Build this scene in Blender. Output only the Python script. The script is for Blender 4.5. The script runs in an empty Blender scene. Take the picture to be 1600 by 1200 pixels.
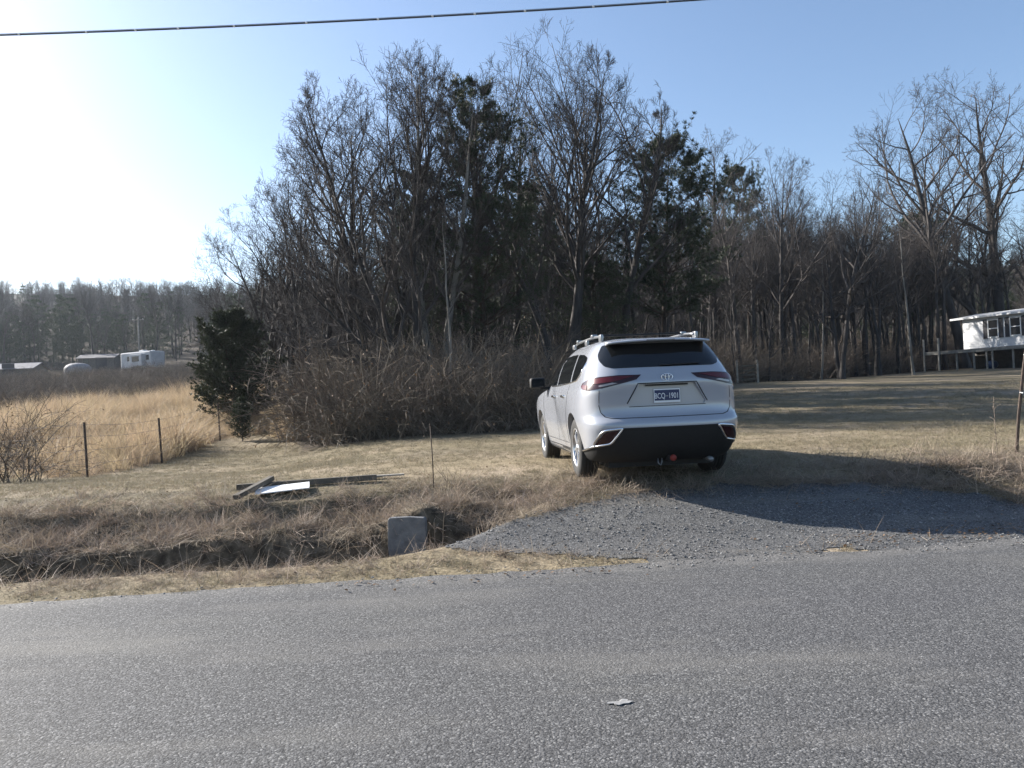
import bpy, bmesh, math, random
import numpy as np
from mathutils import Vector, Matrix, Euler
from mathutils.geometry import delaunay_2d_cdt

random.seed(7)
R = math.radians
scene = bpy.context.scene
COL = scene.collection

# ------------------------------------------------------------------ camera
CAM_Z = 1.55
FPX = 1208.0                                   # focal length in pixels of the 1600 px wide photograph
PITCH, ROLL = 0.76, -2.5
cam_data = bpy.data.cameras.new('camera')
cam_data.sensor_width = 36.0
cam_data.lens = FPX / 1600.0 * 36.0
cam_data.clip_start = 0.05
cam_data.clip_end = 3000.0
cam = bpy.data.objects.new('camera', cam_data)
COL.objects.link(cam)
cam.location = (0.0, 0.0, CAM_Z)
CAM_R = Matrix.Rotation(R(90 + PITCH), 3, 'X') @ Matrix.Rotation(R(ROLL), 3, 'Z')
cam.rotation_euler = CAM_R.to_euler()
scene.camera = cam

# ------------------------------------------------------------------ sky and sun
SUN_AZ, SUN_EL = 62.0, 27.0                    # degrees left of the view axis (+Y), degrees above the horizon
world = bpy.data.worlds.new('World')
scene.world = world
world.use_nodes = True
wn = world.node_tree
wn.nodes.clear()
sky = wn.nodes.new('ShaderNodeTexSky')
sky.sky_type = 'NISHITA'
sky.sun_disc = False
sky.sun_elevation = R(SUN_EL)
sky.sun_rotation = R(-SUN_AZ)
sky.altitude = 250.0
sky.air_density = 1.0
sky.dust_density = 1.5
sky.ozone_density = 2.5
bg = wn.nodes.new('ShaderNodeBackground')
bg.inputs['Strength'].default_value = 0.080
wo = wn.nodes.new('ShaderNodeOutputWorld')
wn.links.new(sky.outputs['Color'], bg.inputs['Color'])
wn.links.new(bg.outputs['Background'], wo.inputs['Surface'])

sun_data = bpy.data.lights.new('sun', 'SUN')
sun_data.energy = 5.0
sun_data.angle = R(0.53)
sun_data.color = (1.0, 0.95, 0.88)
sun = bpy.data.objects.new('sun', sun_data)
COL.objects.link(sun)
sun_dir = Vector((-math.sin(R(SUN_AZ)) * math.cos(R(SUN_EL)), math.cos(R(SUN_AZ)) * math.cos(R(SUN_EL)), math.sin(R(SUN_EL))))
sun.rotation_euler = sun_dir.to_track_quat('Z', 'Y').to_euler()
sun.location = (-20, 20, 30)

scene.view_settings.view_transform = 'Standard'
scene.view_settings.look = 'None'
scene.view_settings.exposure = 1.45
scene.view_settings.gamma = 1.0
scene.view_settings.use_curve_mapping = False
scene.cycles.max_bounces = 6
scene.cycles.diffuse_bounces = 3
scene.cycles.glossy_bounces = 3
scene.cycles.transmission_bounces = 3
scene.cycles.transparent_max_bounces = 6
scene.cycles.volume_bounces = 0
scene.cycles.caustics_reflective = False
scene.cycles.caustics_refractive = False

# ------------------------------------------------------------------ helpers
def ray(px, py, d):
    """the point at depth d (metres along +Y) seen at photograph pixel px, py"""
    v = CAM_R @ Vector(((px - 800) / FPX, (600 - py) / FPX, -1.0))
    v = v * (d / v.y)
    return Vector((v.x, v.y, v.z + CAM_Z))

def hor(px):
    return 600 + math.tan(R(PITCH)) * FPX - (px - 800) * math.tan(R(-ROLL))

def sstep(a, b, x):
    t = np.clip((x - a) / (b - a), 0, 1)
    return t * t * (3 - 2 * t)

_tab = np.random.RandomState(3).rand(64, 64)
def vnoise(x, y):
    x = np.asarray(x, float); y = np.asarray(y, float)
    xi = np.floor(x).astype(int); yi = np.floor(y).astype(int)
    fx = x - xi; fy = y - yi
    fx = fx * fx * (3 - 2 * fx); fy = fy * fy * (3 - 2 * fy)
    a = _tab[xi % 64, yi % 64]; b = _tab[(xi + 1) % 64, yi % 64]
    c = _tab[xi % 64, (yi + 1) % 64]; d = _tab[(xi + 1) % 64, (yi + 1) % 64]
    return (a * (1 - fx) + b * fx) * (1 - fy) + (c * (1 - fx) + d * fx) * fy - 0.5

def fbm(x, y, o=4):
    t = 0; a = 1.0
    for i in range(o):
        t = t + a * vnoise(x * 2 ** i + 13.7 * i, y * 2 ** i + 7.1 * i); a *= 0.5
    return t

def tag(o, label=None, cat=None, group=None, kind=None):
    if label: o['label'] = label
    if cat: o['category'] = cat
    if group: o['group'] = group
    if kind: o['kind'] = kind
    return o

def empty(name, loc=(0, 0, 0), rz=0.0, label=None, cat=None, group=None):
    o = bpy.data.objects.new(name, None)
    o.empty_display_size = 0.3
    COL.objects.link(o)
    o.location = loc
    o.rotation_euler = (0, 0, rz)
    return tag(o, label, cat, group)

def mesh_np(name, verts, quads=None, tris=None, smooth=False):
    me = bpy.data.meshes.new(name)
    verts = np.asarray(verts, np.float32).reshape(-1, 3)
    nq = 0 if quads is None else len(quads)
    nt = 0 if tris is None else len(tris)
    me.vertices.add(len(verts))
    me.vertices.foreach_set('co', verts.ravel())
    loops = []
    if nq: loops.append(np.asarray(quads, np.int32).ravel())
    if nt: loops.append(np.asarray(tris, np.int32).ravel())
    loops = np.concatenate(loops) if loops else np.zeros(0, np.int32)
    me.loops.add(len(loops))
    me.loops.foreach_set('vertex_index', loops)
    me.polygons.add(nq + nt)
    starts = np.concatenate([np.arange(nq) * 4, nq * 4 + np.arange(nt) * 3]).astype(np.int32)
    me.polygons.foreach_set('loop_start', starts)
    me.update(calc_edges=True)
    me.polygons.foreach_set('use_smooth', np.full(nq + nt, bool(smooth)))
    me.validate()
    return me

def obj(name, me, mat=None, parent=None, loc=None, rot=None, link=True):
    o = bpy.data.objects.new(name, me)
    if link: COL.objects.link(o)
    if mat is not None and len(me.materials) == 0:
        me.materials.append(mat)
    if parent is not None: o.parent = parent
    if loc is not None: o.location = loc
    if rot is not None: o.rotation_euler = rot
    return o

def bm_mesh(bm, name, smooth=False):
    me = bpy.data.meshes.new(name)
    bmesh.ops.recalc_face_normals(bm, faces=bm.faces)
    bm.to_mesh(me); bm.free()
    if smooth:
        me.polygons.foreach_set('use_smooth', np.full(len(me.polygons), True))
    return me

def box_bm(bm, sx, sy, sz, c=(0, 0, 0), rot=None, bevel=0.0):
    r = bmesh.ops.create_cube(bm, size=1.0)
    vs = r['verts']
    bmesh.ops.scale(bm, vec=(sx, sy, sz), verts=vs)
    if bevel > 0:
        es = list({e for v in vs for e in v.link_edges})
        rb = bmesh.ops.bevel(bm, geom=es, offset=bevel, segments=2, affect='EDGES', profile=0.6)
        vs = list({v for f in rb['faces'] for v in f.verts} | {v for v in vs if v.is_valid})
    if rot is not None:
        bmesh.ops.rotate(bm, cent=(0, 0, 0), matrix=Euler(rot).to_matrix(), verts=vs)
    bmesh.ops.translate(bm, vec=c, verts=vs)
    return vs

def box(name, mat, parent, sx, sy, sz, c=(0, 0, 0), rot=None, bevel=0.0):
    bm = bmesh.new()
    box_bm(bm, sx, sy, sz, c, rot, bevel)
    return obj(name, bm_mesh(bm, name), mat, parent)

def tubes(groups):
    """groups: list of (P (B,n,3), rad (B,n), sides, closed) -> verts, quads"""
    V, Q, off = [], [], 0
    for P, rad, k, closed in groups:
        P = np.asarray(P, float); rad = np.asarray(rad, float)
        if P.ndim == 2: P = P[None]; rad = rad[None]
        B, n, _ = P.shape
        T = np.empty_like(P)
        T[:, 1:-1] = P[:, 2:] - P[:, :-2]
        T[:, 0] = P[:, 1] - P[:, 0]; T[:, -1] = P[:, -1] - P[:, -2]
        if closed:
            T[:, 0] = P[:, 1] - P[:, -2]; T[:, -1] = T[:, 0]
        T /= np.linalg.norm(T, axis=2, keepdims=True) + 1e-9
        m = P[:, -1] - P[:, 0] if not closed else np.cross(P[:, n // 4] - P[:, 0], P[:, n // 2] - P[:, 0])
        m = m / (np.linalg.norm(m, axis=1, keepdims=True) + 1e-9)
        ref = np.where(np.abs(m[:, 2:3]) < 0.8, np.array([[0, 0, 1.0]]), np.array([[1.0, 0, 0]])) if not closed else m
        ref = np.repeat(ref[:, None], n, 1)
        X = np.cross(T, ref); X /= np.linalg.norm(X, axis=2, keepdims=True) + 1e-9
        Y = np.cross(T, X)
        a = np.arange(k) / k * 2 * np.pi
        ring = X[:, :, None] * np.cos(a)[None, None, :, None] + Y[:, :, None] * np.sin(a)[None, None, :, None]
        vv = P[:, :, None] + ring * rad[:, :, None, None]
        V.append(vv.reshape(-1, 3))
        idx = off + np.arange(B * n * k).reshape(B, n, k)
        nx = np.roll(idx, -1, axis=2)
        q = np.stack([idx[:, :-1], nx[:, :-1], nx[:, 1:], idx[:, 1:]], axis=-1)
        Q.append(q.reshape(-1, 4))
        off += B * n * k
    return np.concatenate(V), np.concatenate(Q)

def tube_obj(name, mat, parent, pts, rad, k=8, smooth=True, closed=False):
    pts = np.asarray(pts, float)
    rad = np.full(len(pts), rad) if np.isscalar(rad) else np.asarray(rad, float)
    v, q = tubes([(pts, rad, k, closed)])
    me = mesh_np(name, v, q, smooth=smooth)
    if not closed:                                   # cap both ends
        bm = bmesh.new(); bm.from_mesh(me)
        bmesh.ops.holes_fill(bm, edges=[e for e in bm.edges if e.is_boundary], sides=0)
        bm.to_mesh(me); bm.free()
    return obj(name, me, mat, parent)

def lathe(name, mat, parent, prof, k=24, axis='Z', smooth=True):
    a = np.arange(k) / k * 2 * np.pi
    V = []
    for r, h in prof:
        for t in a:
            c, s = r * math.cos(t), r * math.sin(t)
            V.append({'Z': (c, s, h), 'X': (h, c, s), 'Y': (c, h, s)}[axis])
    n = len(prof)
    q = [(i * k + j, i * k + (j + 1) % k, (i + 1) * k + (j + 1) % k, (i + 1) * k + j) for i in range(n - 1) for j in range(k)]
    return obj(name, mesh_np(name, V, q, smooth=smooth), mat, parent)

def copy_tree(o, parent=None):
    c = o.copy(); COL.objects.link(c); c.parent = parent
    for ch in list(o.children):
        copy_tree(ch, c)
    return c

# ------------------------------------------------------------------ materials
def mat(name, c1, c2=None, scale=8.0, rough=0.8, metal=0.0, bump=0.0, bscale=None, coat=0.0, trans=0.0, spec=0.5,
        jitter=0.0, detail=5.0, c3=None, stretch=None, hue=0.0, bdist=0.02):
    m = bpy.data.materials.new(name)
    m.use_nodes = True
    nt = m.node_tree; N = nt.nodes; L = nt.links
    p = N['Principled BSDF']; out = N['Material Output']
    p.inputs['Roughness'].default_value = rough
    p.inputs['Metallic'].default_value = metal
    p.inputs['Specular IOR Level'].default_value = spec
    p.inputs['Coat Weight'].default_value = coat
    p.inputs['Coat Roughness'].default_value = 0.06
    p.inputs['Base Color'].default_value = (*c1, 1)
    col = None
    tc = N.new('ShaderNodeTexCoord')
    vec = tc.outputs['Object']
    if stretch:
        mp = N.new('ShaderNodeMapping'); mp.inputs['Scale'].default_value = stretch
        L.new(vec, mp.inputs['Vector']); vec = mp.outputs['Vector']
    if c2 is not None:
        nz = N.new('ShaderNodeTexNoise'); nz.inputs['Scale'].default_value = scale; nz.inputs['Detail'].default_value = detail
        L.new(vec, nz.inputs['Vector'])
        cr = N.new('ShaderNodeValToRGB')
        cr.color_ramp.elements[0].position = 0.32; cr.color_ramp.elements[0].color = (*c1, 1)
        cr.color_ramp.elements[1].position = 0.68; cr.color_ramp.elements[1].color = (*c2, 1)
        if c3 is not None:
            e = cr.color_ramp.elements.new(0.5); e.color = (*c3, 1)
        L.new(nz.outputs['Fac'], cr.inputs['Fac']); col = cr.outputs['Color']
    if jitter or hue:
        oi = N.new('ShaderNodeObjectInfo')
        hs = N.new('ShaderNodeHueSaturation')
        mr = N.new('ShaderNodeMapRange'); mr.inputs['To Min'].default_value = 1 - jitter; mr.inputs['To Max'].default_value = 1 + jitter
        L.new(oi.outputs['Random'], mr.inputs['Value']); L.new(mr.outputs['Result'], hs.inputs['Value'])
        if hue:
            ml = N.new('ShaderNodeMath'); ml.operation = 'MULTIPLY'; ml.inputs[1].default_value = 7.31
            fr = N.new('ShaderNodeMath'); fr.operation = 'FRACT'
            mh = N.new('ShaderNodeMapRange'); mh.inputs['To Min'].default_value = 0.5 - hue; mh.inputs['To Max'].default_value = 0.5 + hue
            L.new(oi.outputs['Random'], ml.inputs[0]); L.new(ml.outputs[0], fr.inputs[0]); L.new(fr.outputs[0], mh.inputs['Value'])
            L.new(mh.outputs['Result'], hs.inputs['Hue'])
        if col is not None: L.new(col, hs.inputs['Color'])
        else: hs.inputs['Color'].default_value = (*c1, 1)
        col = hs.outputs['Color']
    if col is not None: L.new(col, p.inputs['Base Color'])
    if bump > 0:
        nb = N.new('ShaderNodeTexNoise'); nb.inputs['Scale'].default_value = bscale or scale * 3; nb.inputs['Detail'].default_value = 4
        L.new(vec, nb.inputs['Vector'])
        bp = N.new('ShaderNodeBump'); bp.inputs['Strength'].default_value = bump; bp.inputs['Distance'].default_value = bdist
        L.new(nb.outputs['Fac'], bp.inputs['Height']); L.new(bp.outputs['Normal'], p.inputs['Normal'])
    if trans > 0:
        tr = N.new('ShaderNodeBsdfTranslucent'); mx = N.new('ShaderNodeMixShader'); mx.inputs['Fac'].default_value = trans
        if col is not None: L.new(col, tr.inputs['Color'])
        else: tr.inputs['Color'].default_value = (*c1, 1)
        L.new(p.outputs['BSDF'], mx.inputs[1]); L.new(tr.outputs['BSDF'], mx.inputs[2]); L.new(mx.outputs['Shader'], out.inputs['Surface'])
    return m

M = {}
M['bark'] = mat('bark', (0.01736, 0.01488, 0.01408), (0.0527, 0.0465, 0.04352), 3.0, 0.9, jitter=0.45, stretch=(1, 1, 0.3))
M['bark_pale'] = mat('bark_pale', (0.099, 0.09, 0.0765), (0.225, 0.2115, 0.189), 2.5, 0.85, stretch=(1, 1, 0.35))
M['bark_pine'] = mat('bark_pine', (0.02475, 0.01733, 0.0132), (0.06187, 0.04125, 0.03094), 4.0, 0.9, stretch=(1, 1, 0.3))
M['twig'] = mat('twig', (0.0351, 0.02902, 0.0264), (0.06552, 0.05522, 0.0504), 2.0, 0.85, jitter=0.2)
M['bramble'] = mat('bramble', (0.0571, 0.04368, 0.03192), (0.2094, 0.166, 0.1254), 2.5, 0.85, jitter=0.4, hue=0.012)
M['needle_pine'] = mat('needle_pine', (0.0165, 0.03, 0.012), (0.0375, 0.051, 0.0195), 1.2, 0.6, trans=0.2)
M['needle_cedar'] = mat('needle_cedar', (0.0135, 0.0225, 0.009), (0.03375, 0.04125, 0.015), 1.6, 0.65, trans=0.15)
M['grass_short'] = mat('grass_short', (0.2563, 0.208, 0.1494), (0.317, 0.2684, 0.22), 0.5, 0.8, jitter=0.25, hue=0.015, trans=0.25, c3=(0.2226, 0.1914, 0.1217))
M['grass_dead'] = mat('grass_dead', (0.1839, 0.1431, 0.1028), (0.368, 0.3006, 0.2372), 1.2, 0.8, jitter=0.35, hue=0.015, trans=0.25)
M['sedge'] = mat('sedge', (0.3679, 0.2751, 0.1682), (0.4313, 0.3537, 0.2486), 0.3, 0.7, jitter=0.22, hue=0.012, trans=0.4)
M['dead_leaf'] = mat('dead_leaf', (0.1, 0.055, 0.03), (0.18, 0.12, 0.07), 3.0, 0.8, jitter=0.3, trans=0.2)
M['galv'] = mat('galv', (0.21, 0.217, 0.224), (0.294, 0.301, 0.308), 6, 0.45, metal=0.7)
M['rust'] = mat('rust', (0.028, 0.020, 0.016), (0.075, 0.05, 0.036), 20, 0.85, bump=0.3)
M['old_wood'] = mat('old_wood', (0.06, 0.051, 0.039), (0.132, 0.114, 0.09), 6, 0.85, bump=0.4, stretch=(0.25, 1, 1))
M['grey_wood'] = mat('grey_wood', (0.21, 0.189, 0.161), (0.322, 0.294, 0.252), 6, 0.85, bump=0.4, stretch=(0.25, 1, 1))
M['white_paint'] = mat('white_paint', (0.72, 0.72, 0.70), (0.82, 0.82, 0.81), 4, 0.55)
M['concrete'] = mat('concrete', (0.08525, 0.0899, 0.099), (0.155, 0.1612, 0.168), 9, 0.8, bump=0.4)

# ------------------------------------------------------------------ terrain
CT, ST = math.cos(R(4.7)), math.sin(R(4.7))
def uv(x, y):
    return x * CT + y * ST, y * CT - x * ST
def xy(u, v):
    return u * CT - v * ST, u * ST + v * CT

V_D = [-60, 6.73, 7.2, 7.55, 8.0, 8.35, 8.50, 8.64, 9.0, 9.55, 9.68, 10.0, 10.5, 12, 400]
Z_D = [0, 0.0, 0.02, 0.0, -0.36, -0.46, -0.42, 0.02, 0.10, 0.20, 0.34, 0.40, 0.46, 0.47, 0.47]
V_R = [-60, 6.73, 7.5, 8.5, 9.5, 10.5, 12, 400]
Z_R = [0, 0.0, 0.08, 0.28, 0.43, 0.47, 0.47, 0.47]
V_B = [-60, 6.73, 7.6, 8.2, 8.6, 9.2, 9.8, 12, 400]
Z_B = [0, 0.0, 0.05, 0.06, 0.20, 0.42, 0.49, 0.48, 0.47]

def smooth_prof(v, V, Z):
    s = 0
    for d in (-0.05, 0, 0.05):
        s = s + np.interp(v + d, V, Z)
    return s / 3

def height(x, y):
    x = np.asarray(x, float); y = np.asarray(y, float)
    u, v = uv(x, y)
    wob = 0.22 * fbm(u * 0.9, u * 0 + 1.7, 3) + 0.06 * vnoise(u * 5, u * 0)
    zd = smooth_prof(v + wob * sstep(7.8, 8.3, v), V_D, Z_D); zr = smooth_prof(v, V_R, Z_R); zb = smooth_prof(v, V_B, Z_B)
    wd = 1 - sstep(-0.9, 0.25, u - 0.9 * np.clip(v - 7.7, -0.4, 2.5))
    wb = sstep(4.2, 6.2, u)
    z = zr * (1 - wd) + zd * wd
    z = z * (1 - wb) + zb * wb
    a = x / np.maximum(y, 1.0)
    wl = 1 - sstep(-0.36, -0.10, a)
    wr = sstep(0.18, 0.42, a)
    slope = 0.046 * (1 - wl) * (1 - wr) + 0.070 * wl + 0.047 * wr
    r = np.sqrt(x * x + y * y)
    yy = np.maximum(y - 17.5, 0)
    z = z + slope * (np.sqrt(yy * yy + 16) - 4) * 1.0
    z = z - 0.36 * wl * sstep(10, 18, y) * (1 - sstep(28, 50, y))
    ext = np.maximum(r - (88 + 30 * wl), 0)
    z = z + 0.105 * (np.sqrt(ext * ext + 400) - 20) * (1 - 0.35 * wr)
    fill = np.exp(-((x + 1.05) / 0.55) ** 2) * sstep(8.40, 8.47, y) * (1 - sstep(9.3, 9.8, y))
    z = np.maximum(z, z * (1 - fill) + 0.27 * fill)
    bumpy = sstep(6.9, 7.4, v)
    bank = np.exp(-((v - 8.9) / 1.0) ** 2) * np.maximum(wd, 0.6 * wb)
    z = z + bumpy * 0.05 * fbm(x * 0.35, y * 0.35, 3) + bank * (0.15 * fbm(x * 1.9, y * 2.3, 4))
    z = z + sstep(20, 60, r) * 1.1 * fbm(x * 0.03, y * 0.03, 3)
    return z

def hz(x, y):
    return float(height(np.array([x]), np.array([y]))[0])

def edge_v(u):
    return 6.73 + 0.10 * fbm(u * 0.8, u * 0 + 3.3, 3) + 0.05 * vnoise(u * 7, u * 0)

def gravel(u, v):
    """> 0 where the gravel apron lies"""
    left = np.interp(v, [6.6, 6.85, 7.05, 7.3, 7.6, 7.95, 8.4, 8.87, 9.2], [1.7, 1.5, 1.1, 0.35, -0.2, 0.0, 0.9, 1.9, 3.2])
    top = np.interp(u, [-2, 1.5, 3.2, 5, 7, 9, 14], [8.9, 8.95, 9.15, 8.75, 8.2, 7.7, 7.0])
    return np.minimum(np.minimum(u - left, top - v), v - 6.6) + 0.34 * fbm(u * 1.5, v * 1.5, 4) + 0.16 * fbm(u * 6.0, v * 6.0, 3)

def axis_pts(segs):
    out = []
    for a, b, n in segs:
        out.append(np.linspace(a, b, n, endpoint=False))
    out.append(np.array([segs[-1][1]]))
    return np.concatenate(out)

gx = axis_pts([(-420, -120, 20), (-120, -40, 32), (-40, -10, 60), (-10, 10, 230), (10, 40, 60), (40, 120, 32), (120, 420, 20)])
gy = axis_pts([(-40, 5.5, 16), (5.5, 11.5, 100), (11.5, 24, 70), (24, 60, 60), (60, 150, 50), (150, 460, 30)])
X, Y = np.meshgrid(gx, gy)
Z = height(X, Y)
uu, vv = uv(X, Y)
Z = np.where(vv < 6.5, Z - 0.05, Z)
ny, nx = X.shape
ids = np.arange(nx * ny).reshape(ny, nx)
quads = np.stack([ids[:-1, :-1], ids[:-1, 1:], ids[1:, 1:], ids[1:, :-1]], -1).reshape(-1, 4)
gme = mesh_np('ground', np.stack([X, Y, Z], -1), quads, smooth=True)

# regions: woods floor, rough bank, tall sedge field
def field_mask(x, y):
    """1 in the unmown field left of the wire fence"""
    a = x / np.maximum(y, 1)
    fy = np.interp(a, [-0.9, -0.66, -0.55, -0.455, -0.38, -0.33, -0.285], [17.6, 17.4, 17.0, 20.0, 25.0, 26.0, 23.0])
    return sstep(0.0, 0.5, y - fy) * (1 - sstep(-0.30, -0.265, a))
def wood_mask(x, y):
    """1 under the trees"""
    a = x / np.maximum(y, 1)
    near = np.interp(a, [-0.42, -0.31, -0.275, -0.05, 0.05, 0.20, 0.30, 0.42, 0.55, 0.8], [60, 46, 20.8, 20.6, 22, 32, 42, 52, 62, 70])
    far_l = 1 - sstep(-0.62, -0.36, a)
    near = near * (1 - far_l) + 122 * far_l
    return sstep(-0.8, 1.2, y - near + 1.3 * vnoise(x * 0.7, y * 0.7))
wood = wood_mask(X, Y)
bank = np.clip(np.exp(-((vv - 8.8) / 1.05) ** 4) * (1 - sstep(-0.5, 1.5, uu - 0.9 * np.clip(vv - 7.7, -0.4, 2.5))) + 0.9 * np.exp(-((vv - 8.9) / 0.5) ** 2) * sstep(4.5, 5.5, uu), 0, 1)
fieldm = field_mask(X, Y)
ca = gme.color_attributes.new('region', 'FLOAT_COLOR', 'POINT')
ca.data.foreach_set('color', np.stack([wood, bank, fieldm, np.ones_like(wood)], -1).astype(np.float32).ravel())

def ground_material():
    m = bpy.data.materials.new('ground'); m.use_nodes = True
    nt = m.node_tree; N = nt.nodes; L = nt.links
    p = N['Principled BSDF']; p.inputs['Roughness'].default_value = 0.95; p.inputs['Specular IOR Level'].default_value = 0.15
    tc = N.new('ShaderNodeTexCoord')
    def noise(s, d=5, stretch=None):
        n = N.new('ShaderNodeTexNoise'); n.inputs['Scale'].default_value = s; n.inputs['Detail'].default_value = d
        if stretch:
            mp = N.new('ShaderNodeMapping'); mp.inputs['Scale'].default_value = stretch
            L.new(tc.outputs['Object'], mp.inputs['Vector']); L.new(mp.outputs['Vector'], n.inputs['Vector'])
        else: L.new(tc.outputs['Object'], n.inputs['Vector'])
        return n.outputs['Fac']
    def ramp(f, a, ca_, b, cb, mid=None):
        r = N.new('ShaderNodeValToRGB'); e = r.color_ramp.elements
        e[0].position = a; e[0].color = (*ca_, 1); e[1].position = b; e[1].color = (*cb, 1)
        if mid:
            k = e.new(mid[0]); k.color = (*mid[1], 1)
        L.new(f, r.inputs['Fac']); return r.outputs['Color']
    def mix(f, a, b, mode='MIX'):
        x = N.new('ShaderNodeMix'); x.data_type = 'RGBA'; x.blend_type = mode
        if isinstance(f, float): x.inputs[0].default_value = f
        else: L.new(f, x.inputs[0])
        L.new(a, x.inputs[6]); L.new(b, x.inputs[7]); return x.outputs[2]
    yard = ramp(noise(0.45, 6), 0.35, (0.1962, 0.1671, 0.1105), 0.66, (0.2748, 0.2294, 0.1752), (0.5, (0.2355, 0.1965, 0.1371)))
    fine = ramp(noise(26, 6), 0.3, (0.55, 0.53, 0.50), 0.7, (1.25, 1.25, 1.25))
    yard = mix(1.0, yard, fine, 'MULTIPLY')
    streak = ramp(noise(1.0, 4, (0.10, 0.9, 1)), 0.42, (0.80, 0.80, 0.74), 0.6, (1.08, 1.06, 1.02))
    yard = mix(1.0, yard, streak, 'MULTIPLY')
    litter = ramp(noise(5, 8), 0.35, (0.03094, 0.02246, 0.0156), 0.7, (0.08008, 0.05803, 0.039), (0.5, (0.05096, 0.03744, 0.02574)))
    soil = ramp(noise(9, 8), 0.35, (0.0455, 0.03575, 0.026), 0.7, (0.1755, 0.143, 0.104), (0.52, (0.0975, 0.078, 0.05525)))
    fld = ramp(noise(0.16, 6), 0.40, (0.2496, 0.181, 0.08736), 0.62, (0.1498, 0.1061, 0.07176))
    at = N.new('ShaderNodeAttribute'); at.attribute_name = 'region'
    sp = N.new('ShaderNodeSeparateColor'); L.new(at.outputs['Color'], sp.inputs['Color'])
    c = mix(sp.outputs['Blue'], yard, fld)
    c = mix(sp.outputs['Green'], c, soil)
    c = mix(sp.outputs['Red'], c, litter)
    L.new(c, p.inputs['Base Color'])
    bp = N.new('ShaderNodeBump'); bp.inputs['Strength'].default_value = 0.5; bp.inputs['Distance'].default_value = 0.03
    L.new(noise(30, 6), bp.inputs['Height']); L.new(bp.outputs['Normal'], p.inputs['Normal'])
    return m
ground = obj('ground', gme, ground_material())
tag(ground, kind='structure')

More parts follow.
